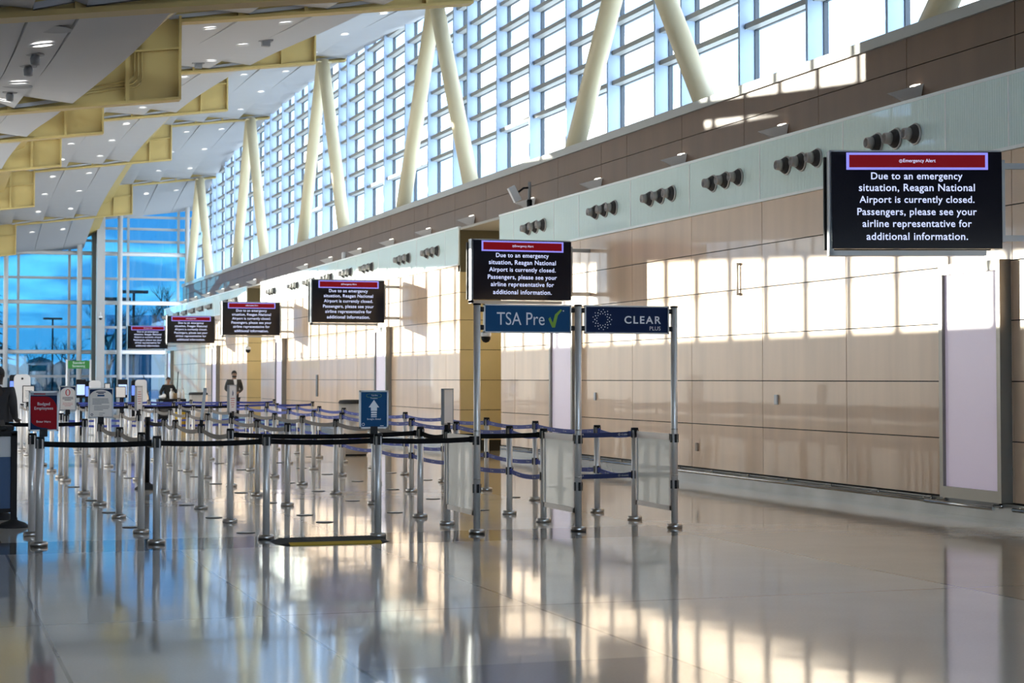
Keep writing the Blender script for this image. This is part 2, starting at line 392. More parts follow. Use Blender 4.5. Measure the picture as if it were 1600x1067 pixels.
# beams
SEGX = [(-2.7, 4.04), (4.04, 9.01), (9.01, 12.72)]
for k in range(-1, 6):
    Y = PY(k); fl = MB(); web = MB(); st = MB()
    for s, (a, b) in enumerate(SEGX):
        za, zb = zc(a, Y, s), zc(b, Y, s); up = 2.1
        web.prism([(a, za), (b, zb), (b, zb + up), (a, za + up)], 'y', Y + .10, Y + .13)
        fl.prism([(a, za - .05), (b, zb - .05), (b, zb), (a, za)], 'y', Y - .02, Y + .26)
        for x in ([3.18, 1.35, .2, -1.2] if s == 0 else [8.2, 6.1, 5.0] if s == 1 else [10.9, 9.9]):
            z = zc(x, Y, s); st.box(x - .03, x + .03, Y + .0, Y + .10, z, z + 1.9)
        if s < 2:
            st.box(b - .04, b, Y - .02, Y + .26, zb, zb + 1.32)
            z = zb + .78; st.prism([(b - 1.2, z - .155), (b - .04, z), (b - .04, z + .03), (b - 1.2, z - .125)], 'y', Y + .0, Y + .10)
        else: st.box(b - .04, b, Y - .02, Y + .26, zb, zb + .9)
    r = struct(web.build('roof_beam', M_yel)); struct(fl.build('flange', M_yel, r)); struct(st.build('stiffener', M_yel, r))
# conduits on the big near web
r = MB(); Y = PY(1) + .07
for i in range(3):
    x = 3.30 + .06 * i; b_ = .05 * i
    r.tube([(x, Y, 7.0), (x, Y, 6.50 - b_), (x - .03, Y, 6.40 - b_), (x - .10, Y, 6.34 - b_), (x - .25 - .06 * i, Y, 6.30 - b_), (2.3, Y, 6.14 - b_)], .013, 6)
struct(r.build('conduit', M_yel, bpy.data.objects['roof_beam.002']))

# ---- V columns on the sill
for k in range(0, 6):
    Y = PY(k); top = zc(11.97, Y, 2) - .05
    m = MB()
    for s in (-1, 1): m.tube([(11.97, Y + s * 3.08, 5.9), (11.97, Y + s * .09, top)], .19, 16)
    m.box(11.75, 12.2, Y - .28, Y + .3, top - .03, top)
    tag(struct(m.build('column_pair', M_yelc)), 'pair of cream steel pipe columns forming a V, %s from the near end' % ORD[k + 1], 'column')

# ---- side window wall: deep fins, transoms, one glazing sheet per bay
for k in range(-1, 6):
    Y = PY(k); ya, yb = max(3.3, Y - .6 - (0 if k > -1 else 0)), min(Y + 12.4, YE)
    if k == -1: ya = 3.3
    fins = MB(); gk = MB(); tr = MB(); gl = MB()
    ys = [y for y in [Y - .6, Y + .6] + [Y + .6 + 2.36 * j for j in range(1, 5)] if ya - .01 <= y < yb]
    for y in ys:
        zt = zlow(y) + .128 * (XG - 4.04) + 2.52 + 1.2
        fins.box(XG - .29, XG - .03, y - .035, y + .035, 5.92, zt); gk.box(XG - .03, XG + .05, y - .055, y + .055, 5.92, zt)
    zmax = max(zlow(y) for y in (ya, (ya + yb) / 2, yb)) + 5.2
    z = 7.22
    while z < zmax - .1:
        tr.box(XG - .20, XG - .03, ya, yb, z - .045, z + .045); gk.box(XG - .03, XG + .03, ya, yb, z - .055, z - .03); z += .585
    tr.box(XG - .2, XG - .03, ya, yb, 5.92, 5.99)
    for p in range(1): gl.box(XG + .03, XG + .04, ya, yb, 5.92, zmax)
    r = struct(fins.build('window_%d' % (k + 2), M_mull)); struct(tr.build('transom', M_trans, r)); struct(gk.build('gasket', M_mulld, r)); struct(gl.build('glass', M_glass, r))
# ---- end window wall
M_tube = pm('tube_steel_paint', (.44, .42, .40), .45); M_endm = pm('end_mullion', (.30, .31, .32), .5)
tb = MB(); mu = MB()
for z in (2.77, 5.1, 7.42): tb.tube([(XL, YE - .45, z), (13.2, YE - .45, z)], .10, 10)
for z in (1.63, 3.95, 6.26, 8.05, 8.65, 9.22, 9.8, 10.4, 11.0): mu.box(XL, 13.2, YE - .08, YE + .02, z - .06, z + .06)
for x in (-1.4, 1.0, 3.0, 4.46, 6.78, 9.5, 11.87, 13.0): mu.box(x - .06, x + .06, YE - .12, YE + .02, 0, 12)
mu.box(XL, 13.2, YE - .1, YE + .02, 0, .12)
r = struct(mu.build('window_end', M_endm)); struct(tb.build('wind_tube', M_tube, r))
struct(MB().box(XL, 13.2, YE, YE + .012, 0, 13).build('glass', M_glassb, r))
for x, rr in ((-.4, .13), (3.87, .11), (7.2, .12), (9.05, .12), (12.2, .11)):
    struct(MB().cyl(rr, 0, 11.5, 16, x, YE - .75).build('column', M_tube))
struct(MB().box(7.95, 8.32, YE - 1.2, YE - .75, 0, 10.5).build('column', M_tube))
struct(MB().box(7.76, 7.95, YE - .75, YE - .2, 0, 10.2).build('trim_post', pm('dark_steel', (.07, .08, .075), .5)))
# ================================================================ things
def proj(p):
    F = Vector((math.sin(YAW) * math.cos(PITCH), math.cos(YAW) * math.cos(PITCH), math.sin(PITCH)))
    R = Vector((math.cos(YAW), -math.sin(YAW), 0)); U = R.cross(F); d = Vector(p) - Vector((0, 0, EYE)); z = d.dot(F)
    return 800 + FPX * d.dot(R) / z, 492.15 - FPX * d.dot(U) / z
in_frame = lambda p, m=6: -m < proj(p)[0] < 1600 + m and -m < proj(p)[1] < 1067 + m

# yellow slatted ledges along the level changes of the ceiling
for k in range(0, 6):
    for X, sg in ((2.32, 0), (7.43, 1)):
        m = MB(); y0, y1 = PY(k) + .3, min(PY(k + 1) - .1, YE - .3); n = 26
        for i in range(n):
            a = y0 + (y1 - y0) * i / n; b = a + (y1 - y0) / n * .93; z0, z1 = zc(X, a, sg) + .42, zc(X, b, sg) + .42
            m.add([(X + .02, a, z0), (X + .62, a, z0 + .25), (X + .62, b, z1 + .25), (X + .02, b, z1), (X + .02, a, z0 + .03), (X + .62, a, z0 + .28), (X + .62, b, z1 + .28), (X + .02, b, z1 + .03)],
                  [(0, 1, 2, 3), (7, 6, 5, 4), (0, 4, 5, 1), (1, 5, 6, 2), (2, 6, 7, 3), (3, 7, 4, 0)])
        struct(m.build('ceiling_trim', M_yel))

# ---------------- luminous door-height panels in steel frames
M_lite = pm('lavender_light_panel', (.72, .66, .74), .35, emit=(.80, .66, .86), es=.2)
PANELY = [17.08, 30.15, 43.26, 56.4, 69.46, 82.55]
M_fr = pm('panel_frame_steel', (.20, .19, .17), .35, .8)
PL = ['the big alert screen nearest the camera', 'the alert screen above the checkpoint gates', 'the third alert screen', 'the fourth alert screen', 'the fifth alert screen', 'the farthest alert screen']
for i, y in enumerate(PANELY):
    t = thing('light_panel', 'tall frosted lavender light panel by ' + PL[i], 'light panel', (XW, y, 0), 0, 'light panels along the wall')
    m = MB()
    for a, b in ((-.60, -.53), (.53, .60)): m.box(-.14, .0, a, b, .22, 2.77)
    m.box(-.14, 0, -.53, .53, 2.66, 2.77); m.box(-.14, 0, -.53, .53, .22, .34)
    m.build('frame', M_fr, t)
    MB().box(-.10, -.09, -.53, .53, .34, 2.66).build('diffuser', M_lite, t)

# ---------------- alert screens
M_off = pm('screen_black', (.004, .004, .006), .12, emit=(.05, .06, .16), es=.02, spec=.22)
M_lav = pm('screen_lavender', (.1, .1, .2), .3, emit=(.28, .27, .95), es=.9)
M_ban = pm('screen_red', (.1, 0, 0), .3, emit=(.17, .004, .010), es=.7, spec=.1)
M_txt = pm('screen_text', (.2, .2, .3), .3, emit=(.62, .70, 1.0), es=1.0)
LINES = ['Due to an emergency', 'situation, Reagan National', 'Airport is currently closed.', 'Passengers, please see your', 'airline representative for', 'additional information.']
SW, SH = 1.74, .99
lm = []
for i, s in enumerate(LINES):
    wd = [.536, .68, .674, .70, .64, .594][i] * SW
    me = text_mesh('alert_line', s, M_txt, width=wd, bold=.011, spacing=1.06)
    yc = [.262, .382, .504, .63, .752, .872][i]
    dy = .012 if i in (0, 3, 4) else 0
    for v in me.vertices: v.co.z += SH * (.5 - yc) - 0
    lm.append(me)
tm = bmesh.new()
for me in lm: tm.from_mesh(me)
txt_me = bpy.data.meshes.new('alert_text'); tm.to_mesh(txt_me); tm.free(); txt_me.materials.append(M_txt)
al_me = text_mesh('banner_text', 'Emergency Alert', M_txt, width=.19 * SW, bold=.004)
def ring_mesh(name, r0, r1, mat, n=24):
    m = MB(); m.weld = True
    for j in range(n):
        a, b = 2 * PI * j / n, 2 * PI * (j + 1) / n
        m.quad((r0 * math.cos(a), 0, r0 * math.sin(a)), (r1 * math.cos(a), 0, r1 * math.sin(a)), (r1 * math.cos(b), 0, r1 * math.sin(b)), (r0 * math.cos(b), 0, r0 * math.sin(b)))
    return m
SC = [(16.07, 17.5), (28.96, 0), (41.91, 0), (54.97, 0), (67.8, 0), (81.08, 0)]
SL = ['largest and nearest alert screen, hung over the door-height light panel at the picture edge', 'alert screen hung directly above the two checkpoint header signs', 'alert screen hung above the steel barrel bin, third along the wall',
      'fourth alert screen along the wall, hung above the bearded standing man', 'fifth alert screen along the wall, hung above the round bin by the far alcove', 'farthest alert screen, hung in front of the end window']
for i, (y, yaw) in enumerate(SC):
    a = math.radians(-yaw); cx = 10.5 - SW / 2 * math.cos(a); cy = y - SW / 2 * math.sin(a)
    t = thing('alert_screen', SL[i], 'screen', (cx, cy, 3.335), a, 'emergency alert screens')
    t.rotation_euler.x = 0
    hw, hh = SW / 2, SH / 2
    MB().bbox(-hw, hw, -.05, 0, -hh, hh, .006).build('display', M_off, t)
    MB().bbox(-hw - .04, hw - .06, .16, .21, -hh, hh - .03, .006).build('rear_display', M_black, t)
    f = MB().box(-hw - .012, -hw + .03, .0, .16, -hh - .06, hh + .02); f.box(-hw, hw, .0, .16, hh - .0, hh + .02); f.box(-hw - .012, hw - .15, .0, .16, -hh - .065, -hh - .015)
    f.box(hw - .03, hw, .02, .14, -hh, hh); f.build('frame', M_alu, t)
    zb = .5 - .102
    b = MB(); b.box(-hw + .087 * SW, -hw + .918 * SW, -.0525, -.051, hh - .187 * SH, hh - .01 * SH - .0); b.build('banner_border', M_lav, t)
    b = MB(); b.box(-hw + .104 * SW, -hw + .901 * SW, -.0545, -.053, hh - .163 * SH, hh - .034 * SH); bo = b.build('banner', M_ban, t)
    obj('banner_lettering', al_me, t, (.015 * SW, -.056, hh - .098 * SH))
    rg = ring_mesh('x', .013, .017, M_txt); rg.box(-.003, .003, -.0005, .0005, -.004, .009); rg.box(-.003, .003, -.0005, .0005, -.009, -.006)
    rg.build('alert_icon', M_txt, t, (-.094 * SW, -.056, hh - .098 * SH))
    obj('lettering', txt_me, t, (0, -.052, 0))
    br = MB(); gap = (10.88 - 10.5) + .02
    for z in (-.38, .36): br.box(hw - .02, hw + gap / math.cos(a), .05, .10, z - .03, z + .03)
    br.box(hw + .02, hw + .05, .02, .13, -.42, .42); br.build('bracket', M_alu, t)

# dome cameras hung under two of the screens and on the end column
def dome(x, y, ztop, zb, label):
    t = thing('dome_camera', label, 'camera', (x, y, zb))
    MB().cyl(.02, .16, ztop - zb, 10).build('stalk', M_tox, t); MB().lathe([(.075, .10), (.085, .12), (.085, .17), (.03, .19)], 16).build('housing', M_tox, t)
    MB().lathe([(.01, 0), (.05, .015), (.078, .06), (.08, .10)], 16).build('dome', M_black, t)
dome(9.03, 29.045, 2.772, 2.12, 'small black dome camera hanging just below the blue header sign')
dome(9.55, 55.055, 2.772, 2.30, 'small black dome camera hanging under the fourth alert screen')
dome(8.12, YE - 1.32, 4.62, 4.25, 'small black dome camera on the big square column of the end window')

# ---------------- round air nozzles in trios
nm_r = MB().lathe([(.125, 0), (.128, .012), (.120, .022), (.108, .022)], 24, mat=Matrix.Rotation(-PI / 2, 4, 'Y')).mesh('ring', pm('nozzle_ring', (.52, .50, .48), .4, .6))
nm_b = MB().lathe([(.108, .0), (.112, .03), (.100, .055), (.084, .06), (.082, .085), (.07, .09)], 24, mat=Matrix.Rotation(-PI / 2, 4, 'Y')).mesh('collar', pm('nozzle_dark', (.05, .045, .045), .5))
nm_c = MB().lathe([(.074, .085), (.066, .13), (.062, .165), (.052, .168), (.048, .13)], 24, mat=Matrix.Rotation(-PI / 2, 4, 'Y')).mesh('spout', pm('nozzle_grey', (.42, .39, .375), .4, .5))
NY = [18.74, 21.13, 23.45, 25.8, 28.2, 31.75, 38.85, 41.3, 44.9, 47.25, 49.6, 52.0, 54.3, 57.95, 65.2, 67.2, 71.05, 73.3, 75.6, 77.9, 80.3, 84.05]
for i, y in enumerate(NY):
    for j in (-1, 0, 1):
        t = thing('air_nozzle', 'round air nozzle on the pale fascia, %s of three in the %s cluster along' % (['nearest', 'middle', 'farthest'][j + 1], ORD[i + 1] if i < 20 else ['twenty-first', 'twenty-second'][i - 20]), 'air nozzle', (XW - .032, y + .43 * j, 4.32), 0, 'air nozzles on the fascia')
        obj('ring', nm_r, t); obj('collar', nm_b, t); obj('spout', nm_c, t)

# ---------------- wedge-shaped uplights on the brown wall
M_lamp = pm('lamp_glow', (1, 1, 1), .5, emit=(1, .95, .85), es=2.2)
wd = MB().add([(-.36, .10, .03), (0, -.16, .13), (0, .13, .10), (-.03, -.12, -.12), (-.03, .08, -.12)], [(0, 1, 2), (0, 3, 1), (0, 2, 4), (0, 4, 3), (1, 3, 4, 2)])
wd_me = wd.mesh('shell', pm('uplight_shell', (.62, .57, .53), .45)); lp_me = MB().add([(-.10, -.10, .125), (-.02, -.12, .138), (-.02, .0, .13), (-.10, .0, .12), (-.1, -.1, .10), (-.02, -.12, .11), (-.02, .0, .10), (-.1, .0, .095)], [(0, 1, 2, 3), (7, 6, 5, 4), (0, 4, 5, 1), (1, 5, 6, 2), (2, 6, 7, 3), (3, 7, 4, 0)]).mesh('lamp', M_lamp)
UY = [19.8, 23.45, 27.05, 30.85, 34.6, 38.75, 42.35, 45.95, 49.55, 53.3, 56.9, 66.1, 69.9, 73.4, 77.2, 80.9, 84.1]
for i, y in enumerate(UY):
    t = thing('uplight', 'small grey wedge-shaped uplight on the brown wall, %s from the nearest' % ORD[i + 1], 'wall light', (XB, y, 5.02), 0, 'wedge uplights on the brown wall')
    obj('shell', wd_me, t); obj('lamp', lp_me, t)
# sensor pole on the shelf
t = thing('sensor_pole', 'black-footed pole with a tilted white box sensor on the fascia shelf', 'sensor', (11.15, 33.05, 4.735))
m = MB().lathe([(.05, 0), (.055, .2), (.04, .22)], 12); m.build('foot', M_black, t); MB().cyl(.032, .2, .56, 12).build('pole', pm('pole_grey', (.25, .25, .25), .4), t)
MB().box(-.07, .07, -.05, .05, -.15, .15, Matrix.Translation((-.30, .02, .32)) @ Matrix.Rotation(math.radians(-28), 4, 'Y')).build('sensor_box', M_tox, t)
m = MB().tube([(0, 0, .45), (-.12, 0, .44), (-.22, .01, .36)], .02, 8); m.build('arm', M_blackm, t)
t = thing('beacon', 'short white cylinder standing on the shelf above the third alert screen', 'sensor', (11.1, 48.8, 4.735)); MB().lathe([(.07, 0), (.07, .22), (.05, .25)], 14).build('body', M_tox, t); MB().cyl(.085, -.002, .02, 14).build('foot', M_black, t)

# ---------------- ceiling downlights
M_down = pm('downlight_glow', (1, 1, 1), .5, emit=(1, .97, .92), es=4.5)
dl_r = MB().lathe([(.125, -.012), (.125, 0), (.10, 0), (.10, -.012)], 20).mesh('trim', pm('downlight_trim', (.55, .55, .55), .4)); dl_g = MB().cyl(.105, -.010, -.004, 20).mesh('lens', M_down)
rowname = {1.2: 'lowest', 4.82: 'second lowest', 6.16: 'middle', 9.85: 'second highest', 11.2: 'highest'}
for X in (1.2, 4.82, 6.16, 9.85, 11.2):
    c = 0
    for k in range(0, 6):
        for d in ((2.65, 7.26, 11.4) if X == 1.2 else (2.1, 6.55, 10.75)):
            Y = PY(k) + d; z = panel_z(X, Y)
            if Y > YE - 2 or not in_frame((X, Y, z)) or (X == 1.2 and k > 0): continue
            c += 1
            dz = (panel_z(X, Y + .2) - panel_z(X, Y - .2)) / .4; dx = (panel_z(X + .1, Y) - panel_z(X - .1, Y)) / .2
            t = thing('downlight', 'small round lit downlight, %s from the near end in the %s row' % (ORD[c], rowname[X]), 'ceiling light', (X, Y, z - .02), 0, 'round ceiling downlights')
            t.rotation_euler = (math.atan(dz), -math.atan(dx), 0)
            obj('trim', dl_r, t); obj('lens', dl_g, t)
# strip lights on the level changes
for (X, sg, ya, yb, lb) in ((2.36, 0, 72.6, 78.5, 'thin linear strip light at the low ceiling step'), (7.48, 1, 71.0, 77.5, 'thin linear strip light at the upper ceiling step')):
    m = MB(); n = 6
    m.rings([[(X + dx_, y, zc(X, y, sg + 1) - .01 + dz_) for dx_, dz_ in ((-.03, -.02), (.03, -.02), (.03, .02), (-.03, .02))] for y in [ya + (yb - ya) * i / n for i in range(n + 1)]], True, True, None, False)
    tag(m.build('strip_light', M_down), lb, 'ceiling light')
# sensors and flush grilles in the nearest low panel and others
M_sens = pm('sensor_grey', (.22, .22, .23), .5)
for i, (X, Y, lb) in enumerate(((1.19, 20.4, 'second'), (1.19, 21.7, 'third'), (1.19, 26.2, 'farthest'))):
    z = panel_z(X, Y); t = thing('ceiling_sensor', 'small dark ceiling sensor between the downlights of the lowest near panel, %s' % lb, 'ceiling sensor', (X, Y, z), 0, 'ceiling sensors of the low panel')
    MB().lathe([(.10, -.015), (.10, 0)], 18).build('plate', M_sens, t); MB().lathe([(.02, -.13), (.05, -.12), (.055, -.05), (.04, -.013)], 14).build('body', M_sens, t)
for i, (X, Y, lb) in enumerate(((1.22, 18.3, 'nearer'), (1.22, 24.9, 'farther'))):
    z = panel_z(X, Y); tag(MB().lathe([(.2, -.006), (.2, .004)], 28).build('speaker_grille', M_sens, None, (X, Y, z)), 'flush round grey speaker grille in the low near ceiling panel, %s one' % lb, 'speaker')
for i, (X, Y, lb) in enumerate(((6.5, 35.6, 'near the second downlight'), (9.3, 38.3, 'beside the level change'), (6.0, 41.3, 'close to the second beam'))):
    z = panel_z(X, Y); t = thing('ceiling_sensor', 'small grey square sensor on the white ceiling panels, ' + lb, 'ceiling sensor', (X, Y, z))
    MB().box(-.13, .13, -.1, .1, -.03, 0).build('plate', M_sens, t); MB().box(-.08, .08, -.06, .06, -.13, -.03).build('body', M_sens, t)

# ---------------- bumper rail along the skirting, in lengths
def rail(y0, y1, x, label):
    t = thing('bumper_rail', label, 'rail', (x, y0, 0), 0, 'steel bumper rails along the wall'); L_ = y1 - y0
    MB().tube([(0, 0, .165), (0, L_, .165)], .022, 12).build('tube', M_rail, t)
    n = max(2, int(L_ / 1.18) + 1)
    for i in range(n):
        y = .12 + (L_ - .24) * i / (n - 1)
        MB().lathe([(.028, 0), (.028, .014), (.014, .02), (.014, .10)], 10, mat=Matrix.Translation((XW - .017 - x, y, .18)) @ Matrix.Rotation(-PI / 2, 4, 'Y')).build('bracket', M_rail, t)
rail(17.95, 33.6, XW - .115, 'steel bumper rail along the tan wall behind the checkpoint gates')
rail(16.55, 17.9, XW - .19, 'short steel bumper rail below the nearest light panel')
rail(12.5, 16.3, XW - .115, 'steel bumper rail at the picture edge beyond the light panel')
rail(37.0, 59.8, XW - .115, 'steel bumper rail along the second wall section behind the lanes')
# small plates on the wall
def plate(y, z, h, w_, mat, label, cat='wall plate', name='wall_plate'):
    tag(MB().bbox(XW - .028, XW, y - w_ / 2, y + w_ / 2, z - h / 2, z + h / 2, .006).build(name, mat), label, cat)
plate(21.95, 1.24, .13, .08, M_alu, 'small steel switch plate alone in the middle of the near tan wall')
plate(28.75, 1.22, .13, .08, M_alu, 'small steel switch plate on the tan wall beside the second light panel')
plate(24.55, .52, .12, .07, pm('tan_plate', (.40, .32, .25), .5), 'low tan socket plate on the near tan wall')
plate(51.2, 1.32, .62, .2, pm('dark_plate', (.12, .12, .12), .4), 'dark vertical call point plate on the second wall section')
t = thing('wall_rod', 'thin white vertical rod on the tan wall above the gates', 'wall rod', (XW - .03, 23.1, 2.68)); MB().cyl(.014, 0, .44, 10).build('rod', M_tox, t)
for z in (0, .42): MB().box(-.03, .03, -.03, .03, z, z + .03).build('clip', M_alu, t)
# ================================================================ queue posts and belts
PB = MB().lathe([(.078, 0), (.080, .028), (.072, .042), (.04, .046)], 24).mesh('base', M_steel)
PP = MB().cyl(.034, .036, .965, 20).mesh('pole', M_pole)
hd = MB().lathe([(.040, .972), (.040, .988), (.036, .992)], 20)
for j in range(4):
    a = j * PI / 2; hd.box(.026, .040, -.014, .014, .885, .972, Matrix.Rotation(a, 4, 'Z'))
PH = hd.mesh('belt_head', M_black)
lo = MB()
for j in range(4): lo.box(.026, .040, -.014, .014, .445, .53, Matrix.Rotation(j * PI / 2, 4, 'Z'))
PLo = lo.mesh('lower_head', M_black)
def belt_mesh(d, z, sag, mat, h=.05):
    """sagging flat ribbon from the post at the origin to local offset d"""
    d = Vector((d[0], d[1], 0)); L_ = d.length; u = d / L_; nrm = Vector((-u.y, u.x, 0)) * .0025; n = 14; R = []
    for i in range(n + 1):
        t = i / n; p = u * (.036 + (L_ - .090) * t); zz = z - sag * 4 * t * (1 - t)
        R.append([p + nrm + Vector((0, 0, zz - h / 2)), p - nrm + Vector((0, 0, zz - h / 2)), p - nrm + Vector((0, 0, zz + h / 2)), p + nrm + Vector((0, 0, zz + h / 2))])
    m = MB().rings(R, True, True, None, False)
    q = u * (L_ - .056); a = math.atan2(u.y, u.x)
    m.box(-.02, .010, -.012, .012, z - .03, z + .03, Matrix.Translation(q) @ Matrix.Rotation(a, 4, 'Z'))
    return m.mesh('belt', mat)
COLS = {1.07: [17.09, 18.22], 2.11: [16.99, 18.2, 20.26, 22.41, 24.6, 27.73, 28.75, 30.68, 32.97, 35.2, 37.34, 39.67], 3.16: [17.17, 19.27, 21.35, 23.58, 24.67, 27.68, 29.99, 32.03, 34.47, 36.34, 38.4],
        4.22: [17.06, 21.56, 23.57, 25.62, 27.87, 29.96, 32.16, 34.24, 36.3, 38.5], 5.26: [18.27, 19.34, 21.46, 23.57, 25.77, 27.91, 29.97, 32.06, 34.33, 36.6, 38.55],
        6.33: [18.3, 19.47, 21.6, 23.72, 25.67, 27.95, 30.06, 32.21, 34.4, 36.58, 38.6], 7.37: [18.3, 19.44, 21.62, 23.67, 25.8, 28.01, 30.16, 32.39, 34.51, 36.57, 38.84]}
LN = {7.37: 'first', 6.33: 'second', 5.26: 'third', 4.22: 'fourth', 3.16: 'fifth', 2.11: 'sixth', 1.07: 'seventh'}
P = {}
def post(x, y, label, group='belt posts of the queue lanes'):
    t = thing('queue_post', label, 'belt post', (x, y, 0), 0, group)
    obj('base', PB, t); obj('pole', PP, t); obj('belt_head', PH, t); return t
def belt(a, b, mat, z=.925, sag=.035, lab=None):
    o_ = obj('belt', belt_mesh((b[0] - a.location.x, b[1] - a.location.y), z, sag, mat), a)
    if lab: o_['label'] = lab
    return o_
for x, ys in COLS.items():
    for i, y in enumerate(ys):
        kind = 'with two blue belts' if x > 6 else 'with a sheen-grey belt' if x > 3 and y > 19 else 'with a black belt'
        P[(x, y)] = post(x, y, 'silver belt post, %s from the camera end in the %s line from the tan wall' % (ORD[i + 1], LN[x]))
ct_me = text_mesh('x', 'CLEAR', M_paint, height=.014, facing='-x', spacing=1.2)
cf_me = text_mesh('x', 'CLEAR', M_paint, height=.018, spacing=1.25)
dotx = ring_mesh('x', .009, .012, M_paint, 14).mesh('x', M_paint); doty = MB(); doty.weld = True
for j in range(14):
    a, b = 2 * PI * j / 14, 2 * PI * (j + 1) / 14
    doty.quad((0, .009 * math.cos(a), .009 * math.sin(a)), (0, .012 * math.cos(a), .012 * math.sin(a)), (0, .012 * math.cos(b), .012 * math.sin(b)), (0, .009 * math.cos(b), .009 * math.sin(b)))
doty = doty.mesh('x', M_paint)
bm = bmesh.new()
for me, dy in ((ct_me, -.025), (doty, .045)):
    k0 = len(bm.verts); bm.from_mesh(me); bm.verts.ensure_lookup_table()
    for v in bm.verts[k0:]: v.co.y += dy
ctd_me = bpy.data.meshes.new('lettering'); bm.to_mesh(ctd_me); bm.free(); ctd_me.materials.append(M_paint)
def lane(x, ys, mat, double=False, sag=.035, marks=False):
    for a, b in zip(ys, ys[1:]):
        t = P[(x, a)]
        for z in ((.925, .485) if double else (.925,)):
            o_ = belt(t, (x, b), mat, z, sag)
            if marks and b < 33:
                L_ = b - a; n = max(1, int(L_ / .42))
                for q in range(n):
                    u = (q + .5) / n; zz = z - sag * 4 * u * (1 - u)
                    obj('lettering', ctd_me, o_, (-.0035, .036 + (L_ - .09) * u, zz))
        if double: obj('lower_head', PLo, t)
    if double: obj('lower_head', PLo, P[(x, ys[-1])])
lane(2.11, COLS[2.11][:4], M_beltg); lane(2.11, COLS[2.11][6:], M_beltg); lane(3.16, COLS[3.16][1:5], M_beltg, sag=.05); lane(3.16, COLS[3.16][5:], M_beltg)
lane(4.22, COLS[4.22][1:], M_beltg); lane(5.26, COLS[5.26][1:], M_beltg); lane(6.33, COLS[6.33], M_beltb, True, .032, True); lane(7.37, COLS[7.37], M_beltb, True, .032, True)
F = [(1.07, 17.09), (2.11, 16.99), (3.16, 17.17), (4.22, 17.06), (5.24, 17.15)]
for a, b in zip(F, F[1:]): belt(P[a], b, M_beltk, .925, .012)
belt(P[(3.16, 19.27)], (5.26, 19.34), M_beltk, .925, .03); belt(P[(5.26, 19.34)], (5.26, 18.27), M_beltk, .925, .03); belt(P[(5.26, 18.27)], (6.33, 18.3), M_beltk, .925, .01)
belt(P[(2.11, 24.6)], (1.05, 24.55), M_beltk, .925, .01)
for z in (.925, .485):
    o_ = belt(P[(6.33, 18.3)], (7.37, 18.3), M_beltn, z, .012, 'navy belt with white lettering')
    for x in (.34, .86):
        obj('lettering', cf_me, o_, (x + .07, -.004, z - .004)); obj('emblem', dotx, o_, (x, -.004, z - .004))
for a, b in zip((3.16, 4.22, 5.26), (4.22, 5.26, 6.33)):
    belt(P[(a, {3.16: 38.4, 4.22: 38.5, 5.26: 38.55}[a])], (b, {4.22: 38.5, 5.26: 38.55, 6.33: 38.6}[b]), M_beltk, .925, .01)
# crosswise rows beyond the lanes
for r_, (Y, x0, n) in enumerate(((41.0, 2.3, 7), (46.0, 3.4, 6), (50.5, 1.6, 6))):
    row = [post(x0 + 1.05 * i, Y + .05 * math.sin(i * 2.1), 'silver belt post, %s of the %s crosswise row beyond the lanes' % (ORD[i + 1], ORD[r_ + 1]), 'belt posts of the crosswise rows') for i in range(n)]
    if r_ < 2:
        for a, b in zip(row, row[1:]): belt(a, (b.location.x, b.location.y), M_beltb, .925, .015); belt(a, (b.location.x, b.location.y), M_beltb, .485, .015)
# black rubber-footed post
t = thing('queue_post', 'black belt post on a domed black rubber foot among the silver posts', 'belt post', (3.03, 25.45, 0))
MB().lathe([(.17, 0), (.17, .015), (.12, .05), (.05, .075), (.04, .09)], 24).build('base', M_rub, t); MB().cyl(.034, .08, .97, 18).build('pole', M_blackm, t); MB().lathe([(.038, .88), (.038, .985), (.03, .992)], 18).build('belt_head', M_black, t)
belt(t, (3.16, 24.67), M_beltk, .915, .02)

# ================================================================ checkpoint gate
GY = {5.24: 17.15, 6.30: 17.15, 7.36: 17.19}
names = ['tall slim steel gate post at the blue-sign end of the checkpoint gate', 'tall slim steel gate post between the blue and navy header signs', 'tall slim steel gate post at the navy-sign end of the checkpoint gate']
GP = []
for (x, y), nm in zip(GY.items(), names):
    t = thing('gate_post', nm, 'post', (x, y, 0), 0, 'tall gate posts'); GP.append(t)
    obj('base', PB, t); MB().cyl(.034, .036, 2.245, 20).build('pole', M_pole, t); MB().lathe([(.04, 2.245), (.04, 2.26), (.03, 2.262)], 18).build('cap', M_black, t)
    m = MB()
    for z in (.87, .40):
        for j in range(4): m.box(.028, .0415, -.013, .013, z, z + .085, Matrix.Rotation(j * PI / 2, 4, 'Z'))
    m.build('belt_slots', M_black, t)
    m = MB()
    for z in (1.0, .53): m.lathe([(.0365, z), (.0365, z + .012)], 18)
    m.build('collar', M_steel, t)
def header(x0, x1, name, label, mat):
    t = thing('header_sign', label, 'sign', ((x0 + x1) / 2, 17.165, 2.115)); hw = (x1 - x0) / 2 - .072; hh = .142
    MB().box(-hw + .012, hw - .012, -.012, .012, -hh + .012, hh - .012).build('face', mat, t)
    f = MB()
    for a in ((-hw, hw, -.018, .018, hh - .014, hh), (-hw, hw, -.018, .018, -hh, -hh + .014), (-hw, -hw + .014, -.018, .018, -hh, hh), (hw - .014, hw, -.018, .018, -hh, hh)): f.box(*a)
    f.build('frame', M_alu, t); c = MB()
    for s in (-1, 1):
        for z in (-.09, .09): c.bbox(min(s * hw, s * (hw + .038)), max(s * hw, s * (hw + .038)), -.02, .02, z - .025, z + .025, .006)
    c.build('clamp', M_black, t); return t, hw, hh
t, hw, hh = header(5.24, 6.30, 'tsa', 'blue header sign with pale lettering and a green check mark', M_blue)
